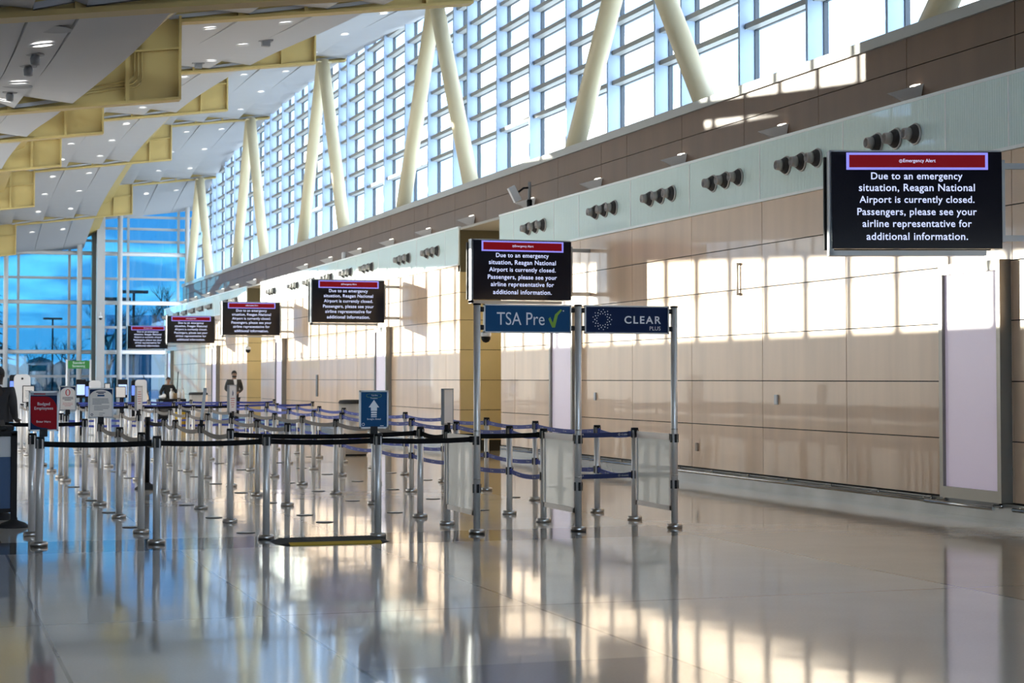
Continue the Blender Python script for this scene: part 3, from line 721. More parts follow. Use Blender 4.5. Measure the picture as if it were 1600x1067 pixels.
M_sgn = pm('sign_lettering', (.78, .82, .88), .5)
obj('lettering', text_mesh('lettering', 'TSA Pre', M_sgn, width=.50, height=.127), t, (-.075, -.0135, 0))
ck = [(.215, .0), (.235, .02), (.262, -.04), (.285, .045), (.345, .098), (.36, .088), (.315, .035), (.285, -.085), (.255, -.085)]
MB().prism(ck, 'y', -.0145, -.0125).build('check_mark', M_green, t); obj('trademark_dot', ring_mesh('x', .0, .007, M_sgn, 10).mesh('x', M_sgn), t, (.375, -.0135, .082))
t, hw, hh = header(6.30, 7.36, 'clear', 'navy header sign with pale lettering and a ring of white dots', M_navy)
obj('lettering', text_mesh('lettering', 'CLEAR', M_sgn, width=.40, height=.078, bold=.02, spacing=1.25), t, (.17, -.0135, .0)); obj('plus_lettering', text_mesh('plus_lettering', 'PLUS', M_sgn, width=.12), t, (.305, -.0135, -.085))
m = MB()
for rr, n, dr in ((.060, 13, .0058), (.080, 13, .0068), (.101, 13, .0056)):
    for j in range(n):
        a = 2 * PI * (j + (.5 if .07 < rr < .09 else 0)) / n; cx, cz = -.27 + rr * math.cos(a), rr * math.sin(a)
        m.add([(cx + dr * math.cos(2 * PI * q / 8), -.0135, cz + dr * math.sin(2 * PI * q / 8)) for q in range(8)], [tuple(range(8))])
m.build('dot_ring', M_sgn, t)
# white panels between the gate posts and the posts behind
for x, lb in ((5.25, 'below the blue header sign at the black belts'), (6.315, 'below the gap between both header signs'), (7.365, 'at the navy-sign end of the gate')):
    t = thing('queue_screen', 'milky white framed barrier panel ' + lb, 'barrier panel', (x, 17.2, 0), 0, 'white gate panels'); y0, y1 = .02, 1.035
    MB().box(-.006, .006, y0 + .06, y1 - .04, .22, .90).build('infill', M_panel, t)
    f = MB().box(-.016, .016, y0 + .045, y0 + .085, .17, .955); f.box(-.016, .016, y1 - .05, y1 - .01, .17, .955); f.box(-.016, .016, y0 + .045, y1 - .01, .89, .955); f.box(-.016, .016, y0 + .045, y1 - .01, .17, .22)
    f.build('frame', M_alup, t)

# ================================================================ post-top signs
def lines(t, n, x0, x1, z0, dz, h, mat, name='print', y=-.0128, seed=1, centre=False):
    rnd = random.Random(seed); m = MB()
    for i in range(n):
        a, b = x0, x0 + (x1 - x0) * (rnd.uniform(.8, 1) if i < n - 1 else .55)
        if centre: s = (x1 - b) / 2; a += s; b += s
        m.quad((a, y, z0 - i * dz - h / 2), (b, y, z0 - i * dz - h / 2), (b, y, z0 - i * dz + h / 2), (a, y, z0 - i * dz + h / 2))
    return m.build(name, mat, t)
def sign(x, y, wd_, ht, label, face, rz=0, z=.992, tilt=0, fr=M_alu):
    t = thing('post_sign', label, 'sign', (x, y, z), rz); t.rotation_euler.y = tilt
    hw = wd_ / 2; zb = .05
    MB().box(-.035, .035, -.02, .02, 0, zb + .02).build('bracket', M_black, t)
    MB().box(-hw + .012, hw - .012, -.012, .012, zb + .012, zb + ht - .012).build('face', face, t)
    f = MB()
    for a in ((-hw, hw, -.016, .016, zb + ht - .015, zb + ht), (-hw, hw, -.016, .016, zb, zb + .015), (-hw, -hw + .015, -.016, .016, zb, zb + ht), (hw - .015, hw, -.016, .016, zb, zb + ht)): f.box(*a)
    f.build('frame', fr, t); return t, hw, zb
def poly(t, pts, mat, name, y=-.0126): return MB().add([(p[0], y, p[1]) for p in pts], [tuple(range(len(pts)))]).build(name, mat, t)
# red badged-employees sign
t, hw, zb = sign(1.10, 17.09, .265, .365, 'red and navy post sign reading Badged Employees Enter Here', M_navy)
poly(t, [(-.118, zb + .325), (.118, zb + .325), (.118, zb + .352), (-.118, zb + .352)], pm('sign_strip', (.22, .24, .30), .5), 'top_strip'); lines(t, 1, -.09, .10, zb + .339, .01, .009, M_red, 'top_print', -.0132)
pts = [(-.118, zb + .315), (.02, zb + .315)] + [(-.118 + .236 * (.585 + .415 * math.sin(a)), zb + .185 + .13 * math.cos(a)) for a in [0.25 * i for i in range(0, 7)]] + [(.118, zb + .02), (.06, zb + .018)] + [(-.118 + .07 - .07 * math.sin(a) + .07 * (1 - math.sin(a)), zb + .11 - .08 * math.cos(a)) for a in [.3 * i for i in range(0, 5)]]
poly(t, pts, M_red, 'red_field')
obj('lettering', text_mesh('lettering', 'Badged\nEmployees', M_sgn, width=.165), t, (0, -.0135, zb + .225)); obj('small_lettering', text_mesh('small_lettering', 'Enter Here', M_sgn, width=.125), t, (0, -.0135, zb + .088))
# blue arrow sign
t, hw, zb = sign(4.175, 17.06, .285, .365, 'blue post sign with a big white up arrow and Straight Ahead', M_blue)
cz = zb + .19
poly(t, [(0, cz + .085), (.052, cz + .012), (.03, cz + .012), (.03, cz - .022), (-.03, cz - .022), (-.03, cz + .012), (-.052, cz + .012)], M_sgn, 'arrow')
m = MB()
for z0, z1 in ((-.045, -.028), (-.066, -.052), (-.082, -.073)): m.quad((-.028, -.0126, cz + z0), (.028, -.0126, cz + z0), (.028, -.0126, cz + z1), (-.028, -.0126, cz + z1))
m.build('arrow_tail', M_sgn, t)
obj('lettering', text_mesh('lettering', 'Straight Ahead', M_sgn, width=.135), t, (0, -.0130, zb + .088)); obj('heading', text_mesh('heading', 'TSA Pre', M_sgn, width=.062), t, (.005, -.013, zb + .317)); obj('subheading', text_mesh('subheading', 'Travelers', M_sgn, width=.07), t, (0, -.013, zb + .29))
m = MB()
for a in range(16):
    c0, c1 = 2 * PI * a / 16, 2 * PI * (a + 1) / 16; q = lambda c, k: (.075 * math.copysign(abs(math.cos(c)) ** .6, math.cos(c)) * k, -.0129, zb + .315 + .019 * math.copysign(abs(math.sin(c)) ** .6, math.sin(c)) * (k if k > .99 else k - .06))
    m.quad(q(c0, 1), q(c1, 1), q(c1, .97), q(c0, .97))
m.build('outline', M_green, t); obj('seal', ring_mesh('x', .010, .014, M_sgn).mesh('seal', M_sgn), t, (-.105, -.013, zb + .04)); lines(t, 1, .06, .125, zb + .026, .01, .006, M_sgn, 'footer')
# paper-like signs with a blue arched head
def arched(t, hw, zb, ht, seed, red=None):
    pts = [(-hw + .016, zb + .018), (hw - .016, zb + .018), (hw - .016, zb + ht - .10)] + [((hw - .016) * math.cos(a), zb + ht - .10 + .078 * math.sin(a)) for a in [PI * i / 14 for i in range(1, 14)]] + [(-hw + .016, zb + ht - .10)]
    poly(t, pts, M_signw, 'sheet', -.0124)
t, hw, zb = sign(2.11, 22.41, .295, .365, 'white paper notice sign with an arched blue head on a silver post', M_navy); arched(t, hw, zb, .365, 1)
lines(t, 2, -.065, .065, zb + .315, .016, .010, M_navy, 'title', -.0132, 3, True); MB().bbox(-.042, .042, -.014, -.0124, zb + .265, zb + .283, .0005).build('blue_button', M_blue, t); lines(t, 5, -.10, .10, zb + .235, .016, .006, M_ink, 'print', -.0132, 5); lines(t, 4, -.08, .11, zb + .15, .016, .005, M_ink, 'small_print', -.0132, 6); lines(t, 2, -.02, .06, zb + .062, .022, .005, M_ink, 'footer', -.0132, 8)
obj('seal', ring_mesh('x', .008, .015, M_navy).mesh('seal', M_navy), t, (-.105, -.0132, zb + .045))
t, hw, zb = sign(2.13, 27.73, .245, .37, 'white notice sign with a red ring symbol on a silver post', M_navy); arched(t, hw, zb, .37, 2)
m = MB()
for j in range(20):
    a, b = 2 * PI * j / 20, 2 * PI * (j + 1) / 20; q = lambda c, k: (.036 * k * math.cos(c), -.0132, zb + .272 + .05 * (k if k == 1 else .82) * math.sin(c))
    m.quad(q(a, 1), q(b, 1), q(b, .58), q(a, .58))
m.build('red_symbol', M_sred, t); lines(t, 3, -.085, .085, zb + .20, .020, .010, M_ink, 'title', -.0132, 11, True); lines(t, 3, -.08, .08, zb + .115, .02, .005, M_sred, 'print', -.0132, 12, True)
t, hw, zb = sign(3.16, 27.68, .25, .37, 'narrow white notice sign turned almost edge-on, behind the paper notice sign', M_signw, math.radians(63)); lines(t, 6, -.08, .08, zb + .28, .035, .008, M_sred, 'print', -.0132, 14, True)
t, hw, zb = sign(3.16, 21.35, .27, .37, 'silver sign frame seen edge-on and leaning, on a post before the bearded man', M_alu, math.radians(84), tilt=-.0); t.rotation_euler = (math.radians(6), 0, math.radians(80))
t, hw, zb = sign(4.22, 25.62, .25, .39, 'narrow white sign with a small dark figure, turned aside on a post', M_signw, math.radians(56)); arched(t, hw, zb, .39, 4); poly(t, [(-.02, zb + .24), (.02, zb + .24), (.03, zb + .28), (.012, zb + .30), (.0, zb + .32), (-.012, zb + .30)], M_ink, 'figure', -.0132); lines(t, 5, -.07, .07, zb + .2, .03, .008, M_sred, 'print', -.0132, 15, True)
t, hw, zb = sign(5.26, 18.27, .28, .375, 'empty pale sign frame turned aside on the post of the white gate panel', pm('pale_insert', (.88, .80, .72), .7), math.radians(53))
# sign on the post before the big white kiosk
t, hw, zb = sign(2.11, 37.34, .235, .34, 'small white notice sign in a dark frame before the nearest white kiosk', M_signw, fr=M_blackm); arched(t, hw, zb, .34, 9); lines(t, 6, -.07, .07, zb + .24, .03, .008, M_ink, 'print', -.0132, 19, True)

# far green gate
t = thing('header_sign', 'green header sign reading Standard Screening on two slim white posts', 'sign', (6.18, 75.0, 0))
for s in (-1, 1): MB().cyl(.04, 0, 2.28, 12, s * .46, 0).build('post', M_tox, t)
MB().box(-.43, .43, -.02, .02, 1.92, 2.24).build('face', pm('sign_green', (.03, .22, .04), .5), t); obj('lettering', text_mesh('lettering', 'Standard\nScreening', M_sgn, width=.5), t, (0, -.022, 2.08))

# ================================================================ floor covers and ramp
OUT = {2.10: [18.96, 21.11, 23.28, 26.24], 3.10: [17.94, 19.98, 22.1, 26.22, 28.33, 30.36, 33.9], 4.12: [19.0, 20.04, 22.15, 24.22, 26.39, 28.39, 30.43], 5.17: [20.11, 22.21, 24.25, 26.3, 30.34, 32.73], 6.22: [20.18, 22.25, 24.31, 26.4, 28.49, 30.55, 32.65], 7.28: [22.23, 26.42, 28.56, 34.87]}
oc = MB().lathe([(.092, 0), (.092, .006), (.085, .008)], 22).mesh('plate', pm('cover_dark', (.10, .095, .09), .35, .6)); ocl = MB().lathe([(.06, .008), (.058, .0095)], 18).mesh('lid', pm('cover_steel', (.35, .34, .33), .3, .8))
for i, (x, ys) in enumerate(OUT.items()):
    for j, y in enumerate(ys):
        t = thing('floor_cover', 'round dark floor cover, %s from the camera end, %s line from the wall' % (ORD[j + 1], ORD[6 - i]), 'floor cover', (x, y, 0), 0, 'round floor covers'); obj('plate', oc, t); obj('lid', ocl, t)
t = thing('threshold_ramp', 'black rubber threshold ramp with a yellow front edge on the floor', 'ramp', (3.68, 16.7, 0))
m = MB().prism([(-.24, .004), (-.17, .018), (.24, .03), (.25, .0), (-.25, 0)], 'x', -.44, .44); m.add([(-.44, -.24, .004), (-.44, .25, .0), (-.44, .24, .03), (-.44, -.17, .018), (-.54, .2, .0), (-.54, -.12, .0)], [(0, 3, 5), (3, 2, 4, 5), (2, 1, 4), (0, 5, 4, 1)]); m.add([(.44, -.24, .004), (.44, .25, .0), (.44, .24, .03), (.44, -.17, .018), (.54, .2, .0), (.54, -.12, .0)], [(0, 5, 3), (3, 5, 4, 2), (2, 4, 1), (0, 1, 4, 5)])
for i in range(26): m.box(-.43 + .0335 * i, -.418 + .0335 * i, -.16, .23, .0195, .0225, Matrix.Translation((0, 0, -.0)) @ Matrix.Rotation(math.radians(1.68), 4, 'X') @ Matrix.Translation((0, 0, .0035)))
m.build('ramp_body', M_rub, t); MB().prism([(-.252, .001), (-.245, .006), (-.18, .0225), (-.175, .016)], 'x', -.43, .43).build('yellow_edge', M_saf, t)
# ================================================================ people
def skin(name, V, E_, R, root, mat, sub=1):
    me = bpy.data.meshes.new(name); me.from_pydata(V, E_, []); o_ = bpy.data.objects.new(name, me); COL.objects.link(o_)
    o_.modifiers.new('s', 'SKIN'); sb = o_.modifiers.new('u', 'SUBSURF'); sb.levels = sub; sb.render_levels = sub
    if not me.skin_vertices: me.skin_vertices_ensure() if hasattr(me, 'skin_vertices_ensure') else None
    for i, r in enumerate(R):
        d = me.skin_vertices[0].data[i]; d.radius = r if isinstance(r, tuple) else (r, r); d.use_root = (i == root)
    dg = bpy.context.evaluated_depsgraph_get(); ev = o_.evaluated_get(dg); out_ = bpy.data.meshes.new_from_object(ev)
    bpy.data.objects.remove(o_); bpy.data.meshes.remove(me); out_.materials.clear(); out_.materials.append(mat); out_.name = name
    out_.polygons.foreach_set('use_smooth', [True] * len(out_.polygons)); return out_
def ell(m, c, r, n=14, k=9, mat=None):
    R = []
    for i in range(k + 1):
        th = PI * (i / k) * .98 + .01 * PI
        R.append([(c[0] + r[0] * math.sin(th) * math.cos(2 * PI * j / n), c[1] + r[1] * math.sin(th) * math.sin(2 * PI * j / n), c[2] - r[2] * math.cos(th)) for j in range(n)])
    return m.rings(R, True, True, mat)
def person(label, loc, rz, h, skin_c, top_c, leg_c, hair_c, elbows, wrists, group=None, beard=False, hair_back=False, female=False, hand_dir=((0, -1, -.2), (0, -1, -.2)), tilt=0.0, bun=False):
    s = h / 1.78; t = thing('person', label, 'person', loc, rz, group)
    sk = pm('skin_%s' % label[-6:].replace(' ', '_'), skin_c, .55); tp = pm('cloth_%s' % label[-6:].replace(' ', '_'), top_c, .85); lg = pm('legs_%s' % label[-6:].replace(' ', '_'), leg_c, .85); hr = pm('hair_%s' % label[-6:].replace(' ', '_'), hair_c, .7); shoe = pm('shoe_black', (.012, .012, .012), .4)
    sw = .165 if female else .185
    V = [(0, 0, .93), (0, .0, 1.12), (0, .01, 1.34), (0, .01, 1.50), (0, -.012, 1.585), (0, -.02, 1.66), (0, -.012, 1.735)]
    R = [(.15, .11), (.135, .10), (.155, .11), .055, (.062, .07), (.076, .092), (.055, .07)]
    E_ = [(0, 1), (1, 2), (2, 3), (3, 4), (4, 5), (5, 6)]
    hd = []
    for q, sg in enumerate((-1, 1)):
        b = len(V); V += [(sg * sw, .01, 1.435), elbows[q], wrists[q]]; R += [.062, .042, .027]; E_ += [(2, b), (b, b + 1), (b + 1, b + 2)]
        b = len(V); V += [(sg * .095, 0, .86), (sg * .10, -.012, .49), (sg * .105, .02, .09), (sg * .115, -.12, .035)]; R += [.088, .058, .04, .036]; E_ += [(0, b), (b, b + 1), (b + 1, b + 2), (b + 2, b + 3)]
    sc = lambda L_: [(x * s, y * s, z * s) for x, y, z in L_]
    rs = lambda L_: [tuple(a * s for a in r) if isinstance(r, tuple) else r * s for r in L_]
    me = skin('body', sc(V), E_, rs(R), 0, sk, 2)
    hm = MB()
    for q, sg in enumerate((-1, 1)):                      # hands: palm, four fingers, thumb
        w0 = Vector(wrists[q]); d = Vector(hand_dir[q]).normalized(); side = d.cross(Vector((0, 0, 1))).normalized(); up = side.cross(d)
        hm.tube([w0 * s, (w0 + d * .05) * s, (w0 + d * .095) * s], [.026 * s, .036 * s, .030 * s], 8)
        for f in range(4):
            o_ = w0 + d * .085 + side * (f - 1.5) * .017; ln = (.062, .074, .068, .052)[f]
            hm.tube([o_ * s, (o_ + d * ln * .5 - up * .012) * s, (o_ + d * ln * .8 - up * .036) * s], [.009 * s, .0085 * s, .007 * s], 6)
        o_ = w0 + d * .03 - side * sg * .026; hm.tube([o_ * s, (o_ + d * .03 - side * sg * .024) * s, (o_ + d * .058 - side * sg * .026) * s], [.011 * s, .010 * s, .008 * s], 6)
    hm.add([(-.014 * s, -.100 * s, 1.628 * s), (.014 * s, -.100 * s, 1.628 * s), (0, -.128 * s, 1.632 * s), (0, -.103 * s, 1.68 * s)], [(0, 2, 3), (2, 1, 3), (0, 1, 2), (0, 3, 1)])   # nose
    for sg in (-1, 1): ell(hm, (sg * .079 * s, .0, 1.65 * s), (.012 * s, .022 * s, .033 * s), 8, 6)             # ears
    bm = bmesh.new(); bm.from_mesh(me); hmm = hm.mesh('x', sk); bm.from_mesh(hmm); bm.to_mesh(me); bm.free(); obj('body', me, t)
    ey = MB()
    for sg in (-1, 1): ell(ey, (sg * .030 * s, -.100 * s, 1.664 * s), (.012 * s, .008 * s, .007 * s), 8, 6)
    ey.box(-.045 * s, -.014 * s, -.108 * s, -.095 * s, 1.683 * s, 1.690 * s); ey.box(.014 * s, .045 * s, -.108 * s, -.095 * s, 1.683 * s, 1.690 * s); ey.build('eyes', hr, t)
    m = MB(); m.box(-.022 * s, .022 * s, -.104 * s, -.095 * s, 1.600 * s, 1.607 * s); m.build('mouth', pm('lip', (.28, .10, .08), .5), t)
    # hair cap
    m = MB(); R_ = []
    for i in range(8):
        th = i / 7 * 1.55; row = []
        for j in range(18):
            a = 2 * PI * j / 18; low = 0 if math.sin(a) > -.45 else -.42; th2 = th * (1.12 + low * .55)
            row.append((.086 * s * math.sin(th2) * math.cos(a), (-.004 + .102 * math.sin(th2) * math.sin(a)) * s, (1.672 + .104 * math.cos(th2)) * s))
        R_.append(row)
    m.rings(R_, True, True); m.build('hair', hr, t)
    if bun: b_ = MB(); ell(b_, (0, .11 * s, 1.70 * s), (.045 * s, .04 * s, .045 * s)); b_.build('hair_bun', hr, t)
    if beard:
        m = MB(); m.rings([[(.074 * s * math.sin(a) * w_, (-.020 - .088 * math.cos(a) * w_) * s, z * s) for a in [PI * (j / 12 - .5) for j in range(13)]] for z, w_ in ((1.606, .97), (1.585, 1.04), (1.560, .95), (1.538, .6), (1.528, .1))], False, False); m.build('beard', hr, t)
    # jacket / top
    JV = [(0, 0, .84), (0, .0, 1.0), (0, .0, 1.15), (0, .01, 1.34), (0, .012, 1.465)]; JR = [(.185, .135), (.172, .13), (.165, .125), (.178, .13), (.085, .08)]; JE = [(0, 1), (1, 2), (2, 3), (3, 4)]
    for q, sg in enumerate((-1, 1)):
        b = len(JV); w0 = Vector(wrists[q]); e0 = Vector(elbows[q]); JV += [(sg * (sw + .01), .01, 1.43), tuple(e0), tuple(w0 + (e0 - w0) * .06)]; JR += [.078, .058, .042]; JE += [(3, b), (b, b + 1), (b + 1, b + 2)]
    obj('jacket', skin('jacket', sc(JV), JE, rs(JR), 0, tp, 2), t)
    TV = [(0, 0, .93)]; TR = [(.165, .12)]; TE = []
    for sg in (-1, 1):
        b = len(TV); TV += [(sg * .095, 0, .84), (sg * .10, -.012, .49), (sg * .105, .02, .07)]; TR += [.102, .078, .066]; TE += [(0, b), (b, b + 1), (b + 1, b + 2)]
    obj('trousers', skin('trousers', sc(TV), TE, rs(TR), 0, lg, 2), t)
    m = MB()
    for sg in (-1, 1): ell(m, (sg * .115 * s, -.055 * s, .042 * s), (.05 * s, .135 * s, .042 * s))
    m.build('shoe', shoe, t)
    return t, s
# bearded man by the wall
t, s = person('bearded person in a charcoal suit with a lanyard, standing hands together by the wall', (9.72, 58.6, 0), math.radians(8), 1.79, (.30, .17, .11), (.045, .045, .043), (.012, .012, .013), (.012, .010, .009), [(-.27, .03, 1.16), (.27, .03, 1.16)], [(-.075, -.20, 1.06), (.075, -.20, 1.06)], beard=True, hand_dir=((.7, -.5, -.3), (-.7, -.5, -.3)))
m = MB().add([(-.05 * s, -.125 * s, 1.49 * s), (.05 * s, -.125 * s, 1.49 * s), (.03 * s, -.16 * s, 1.25 * s), (0, -.165 * s, 1.17 * s), (-.03 * s, -.16 * s, 1.25 * s)], [(0, 1, 2, 3, 4)]); m.build('shirt', M_paint, t)
m = MB()
for sg in (-1, 1): m.tube([(sg * .05 * s, -.10 * s, 1.50 * s), (sg * .045 * s, -.155 * s, 1.36 * s), (0, -.175 * s, 1.18 * s)], .007, 6)
m.box(-.03, .03, -.18 * s, -.176 * s, 1.08 * s, 1.18 * s); m.build('lanyard', pm('lanyard_grey', (.45, .46, .48), .6), t)
# cleaner
t, s = person('person in a black top standing behind a loaded cleaning cart', (7.92, 60.9, 0), math.radians(4), 1.58, (.34, .19, .12), (.010, .010, .011), (.012, .012, .013), (.03, .018, .012), [(-.30, -.06, 1.16), (.30, -.06, 1.16)], [(-.24, -.30, 1.05), (.24, -.30, 1.05)], female=True, bun=True)
# person at the picture edge
t, s = person('person in a dark suit with a white collar, seen from behind at the picture edge', (1.05, 25.6, 0), math.radians(158), 1.69, (.035, .022, .017), (.035, .035, .04), (.012, .012, .014), (.006, .005, .005), [(-.24, .03, 1.14), (.24, .03, 1.14)], [(-.20, -.16, 1.02), (.20, -.16, 1.02)])
m = MB().rings([[(.07 * s * math.cos(a) * k, (.005 + .075 * math.sin(a) * k) * s, z * s) for a in [2 * PI * j / 20 for j in range(20)]] for z, k in ((1.475, 1.12), (1.515, 1.0))], False, True); m.build('collar', M_paint, t)

# ================================================================ bins, cart, bucket
def bin_(x, y, label, r=.285, h=1.1, col=(.50, .46, .42)):
    t = thing('litter_bin', label, 'bin', (x, y, 0), 0, 'round litter bins')
    MB().cyl(r, .03, h - .07, 28).build('barrel', pm('bin_steel', (.62, .57, .52), .3, .4), t); MB().lathe([(r + .005, h - .075), (r + .012, h - .05), (r - .01, h - .01), (r - .09, h), (r - .11, h - .03)], 28).build('lid', M_rub, t); MB().cyl(r - .02, 0, .035, 24).build('foot', M_black, t)
bin_(8.25, 35.4, 'steel barrel litter bin with a black rim behind the blue belts, below an alert screen'); bin_(8.25, 56.4, 'round steel litter bin with a black rim between the cleaner and the bearded person'); bin_(7.6, 66.0, 'small round litter bin before the end window, farthest from the camera')
t = thing('cleaning_cart', 'cleaning cart loaded with white bottles and cloths before the person in black', 'cart', (7.9, 60.0, 0))
m = MB().bbox(-.45, .45, -.28, .28, .22, .30, .01); m.bbox(-.45, .45, -.28, .28, .78, .86, .01)
for x in (-.42, .42):
    for y in (-.25, .25): m.box(x - .02, x + .02, y - .02, y + .02, .1, .8)
m.build('frame', M_black, t); MB().bbox(-.40, .40, -.24, .24, .30, .76, .02).build('bag', pm('cart_grey', (.06, .06, .06), .7), t); m = MB()
for x in (-.38, .38):
    for y in (-.22, .22): m.cyl(.05, -.015, .015, 12, 0, 0, Matrix.Translation((x, y, .05)) @ Matrix.Rotation(PI / 2, 4, 'Y')); m.box(x - .015, x + .015, y - .015, y + .015, .05, .22)
m.build('caster', M_black, t)
bt = MB().lathe([(.055, 0), (.06, .02), (.06, .2), (.03, .25), (.02, .29), (.03, .3), (.03, .34)], 12).mesh('bottle', M_tox)
for i, (x, h) in enumerate(((-.01, 1.0), (.24, .95), (.36, 1.0))): o_ = tag(obj('bottle', bt, None, (7.9 + x, 59.9, .862)), 'white spray bottle standing on the cleaning cart, %s of three' % ['nearest the cloths', 'middle', 'farthest from the cloths'][i], 'bottle', 'bottles on the cleaning cart')
m = MB(); ell(m, (0, 0, .058), (.12, .10, .06)); ell(m, (.05, .02, .10), (.07, .07, .06)); tag(m.build('cloth_pile', pm('cloth_white', (.75, .75, .76), .8), None, (7.60, 59.88, .866)), 'heap of white cloths on the cleaning cart', 'cloth')
tag(MB().bbox(-.07, .07, -.05, .05, 0, .18, .01).build('carton', pm('carton_tan', (.42, .26, .12), .7), None, (8.03, 60.05, .862)), 'small brown carton among the bottles on the cleaning cart', 'carton')
for i, (dx, lean, lb) in enumerate(((-.47, -.38, 'leaning outwards'), (.18, .10, 'upright'))):
    t = thing('mop', 'long mop handle of the cleaning cart, ' + lb, 'mop', (7.9 + dx, 60.38, .0), 0, 'mop handles'); MB().tube([(0, 0, .12), (lean, .05, 1.62 if i == 0 else 1.75)], .014, 8).build('handle', M_blackm, t); m = MB(); ell(m, (0, 0, .09), (.12, .06, .09)); m.build('head', pm('mop_grey', (.3, .3, .28), .9), t)
t = thing('mop_bucket', 'yellow mop bucket on the floor in front of the cleaning cart', 'bucket', (8.12, 59.2, 0)); MB().lathe([(.16, .04), (.21, .42), (.225, .44), (.19, .44)], 20).build('tub', M_saf, t); MB().lathe([(.14, 0), (.14, .045)], 16).build('foot', M_black, t)

# ================================================================ kiosks, small far signs
def kiosk(x, y, w_, h, label, cam_=True, scr=(.1, .15, .9)):
    t = thing('kiosk', label, 'kiosk', (x, y, 0), 0, 'white identity kiosks'); hw = w_ / 2
    def slab(x0, x1, y0, y1, z0, z1, r, mat, name):
        pts = [(x0, z0), (x1, z0)] + [(x1 - r + r * math.sin(a) , z1 - r + r * math.cos(a)) for a in [PI / 2 - PI / 2 * i / 6 for i in range(7)]] + [(x0 + r - r * math.sin(a), z1 - r + r * math.cos(a)) for a in [PI / 2 * i / 6 for i in range(7)]]
        return MB().prism(pts, 'y', y0, y1).build(name, mat, t)
    slab(-hw, hw, -.06, .06, .45, h, hw * .55, M_tox, 'shell'); slab(-hw - .10, -hw + .1, .10, .16, .5, h - .01, .06, M_black, 'display_housing')
    MB().box(-hw - .085, -hw - .005, .092, .098, h - .42, h - .16).build('screen', pm('kiosk_screen', (.1, .1, .3), .3, emit=(.12, .25, 1.0), es=1.2), t)
    MB().bbox(-hw * .5, hw * .5, -.05, .14, .03, .46, .01).build('pedestal', M_tox, t); MB().bbox(-hw, hw, -.2, .25, 0, .03, .008).build('foot', M_alu, t)
    if cam_: MB().lathe([(.028, 0), (.022, .012)], 14, mat=Matrix.Translation((0, -.06, h - .10)) @ Matrix.Rotation(PI / 2, 4, 'X')).build('lens', M_black, t)
kiosk(2.34, 44.0, .37, 1.62, 'nearest white rounded kiosk with a black lens, behind the red sign'); kiosk(4.55, 50.0, .30, 1.47, 'white kiosk behind the sign with the red ring symbol', False); kiosk(5.77, 50.0, .30, 1.49, 'white kiosk behind the paper notice sign', False)
for x, lb in ((5.30, 'beside the white kiosk behind the paper notice sign'), (4.20, 'beside the white kiosk behind the red ring sign')):
    t = thing('screen_terminal', 'black screen terminal with a bright display ' + lb, 'screen', (x, 50.2, 0), 0, 'small screen terminals'); MB().bbox(-.13, .13, -.03, .03, 1.0, 1.50, .01).build('housing', M_black, t); MB().box(-.11, .11, -.034, -.031, 1.08, 1.36).build('display', pm('terminal_screen', (.3, .35, .5), .3, emit=(.45, .62, 1.0), es=1.0), t); MB().cyl(.04, .02, 1.0, 10).build('pole', M_blackm, t); MB().cyl(.17, 0, .025, 18).build('base', M_blackm, t)
for x, y, w_, z0, lb in ((4.78, 49.0, .16, 1.10, 'first'), (5.02, 48.0, .27, 1.02, 'second')):
    t = thing('notice_stand', 'small white notice on a dark stand between the kiosks, %s from the red ring sign' % lb, 'sign', (x, y, 0), 0, 'small notice stands'); MB().bbox(-w_ / 2, w_ / 2, -.015, .015, z0, z0 + .3, .006).build('frame', M_black, t); MB().box(-w_ / 2 + .02, w_ / 2 - .02, -.02, -.016, z0 + .02, z0 + .28).build('sheet', M_signw, t); MB().cyl(.025, .02, z0, 10).build('pole', M_blackm, t); MB().cyl(.16, 0, .025, 18).build('base', M_blackm, t)
# sign board on rubber feet at the picture edge
for i, (x, y, lb) in enumerate(((.955, 19.35, 'white and blue sign board in a black frame on domed feet, at the picture edge'), (.90, 20.5, 'second black-framed sign board standing just behind the white and blue one'))):
    t = thing('sign_board', lb, 'sign board', (x, y, 0), 0, 'framed sign boards')
    for px in (-.86, 0): MB().lathe([(.155, 0), (.155, .012), (.12, .045), (.05, .07), (.035, .085)], 24, px, 0).build('base', M_rub, t)
    f = MB()
    for px in (-.86, 0): f.bbox(px - .032, px + .032, -.03, .03, .07, .97, .006)
    f.bbox(-.89, .032, -.03, .03, .93, .985, .006); f.bbox(-.86, 0, -.02, .02, .155, .195, .006); f.build('frame', M_blackm, t)
    if i == 0: MB().box(-.83, -.03, -.012, .012, .72, .93).build('white_field', pm('board_white', (.55, .57, .60), .5), t); MB().box(-.83, -.03, -.012, .012, .19, .72).build('blue_field', pm('board_blue', (.012, .06, .17), .5), t)
    else: MB().box(-.83, -.03, -.012, .012, .19, .93).build('dark_field', M_navy, t)
t = thing('podium', 'dark podium with papers on it in front of the suited person at the picture edge', 'podium', (.85, 24.2, 0)); MB().bbox(-.45, .28, -.22, .22, 0, .86, .02).build('body', M_blackm, t); MB().bbox(-.5, .33, -.27, .26, .86, .92, .01).build('top', M_black, t); MB().add([(-.05, -.2, .92), (.22, -.2, .92), (.22, .12, .99), (-.05, .12, .99), (-.05, .12, .92), (.22, .12, .92)], [(0, 1, 2, 3), (1, 5, 2), (0, 3, 4), (3, 2, 5, 4), (0, 4, 5, 1)]).build('folder', M_rub, t)

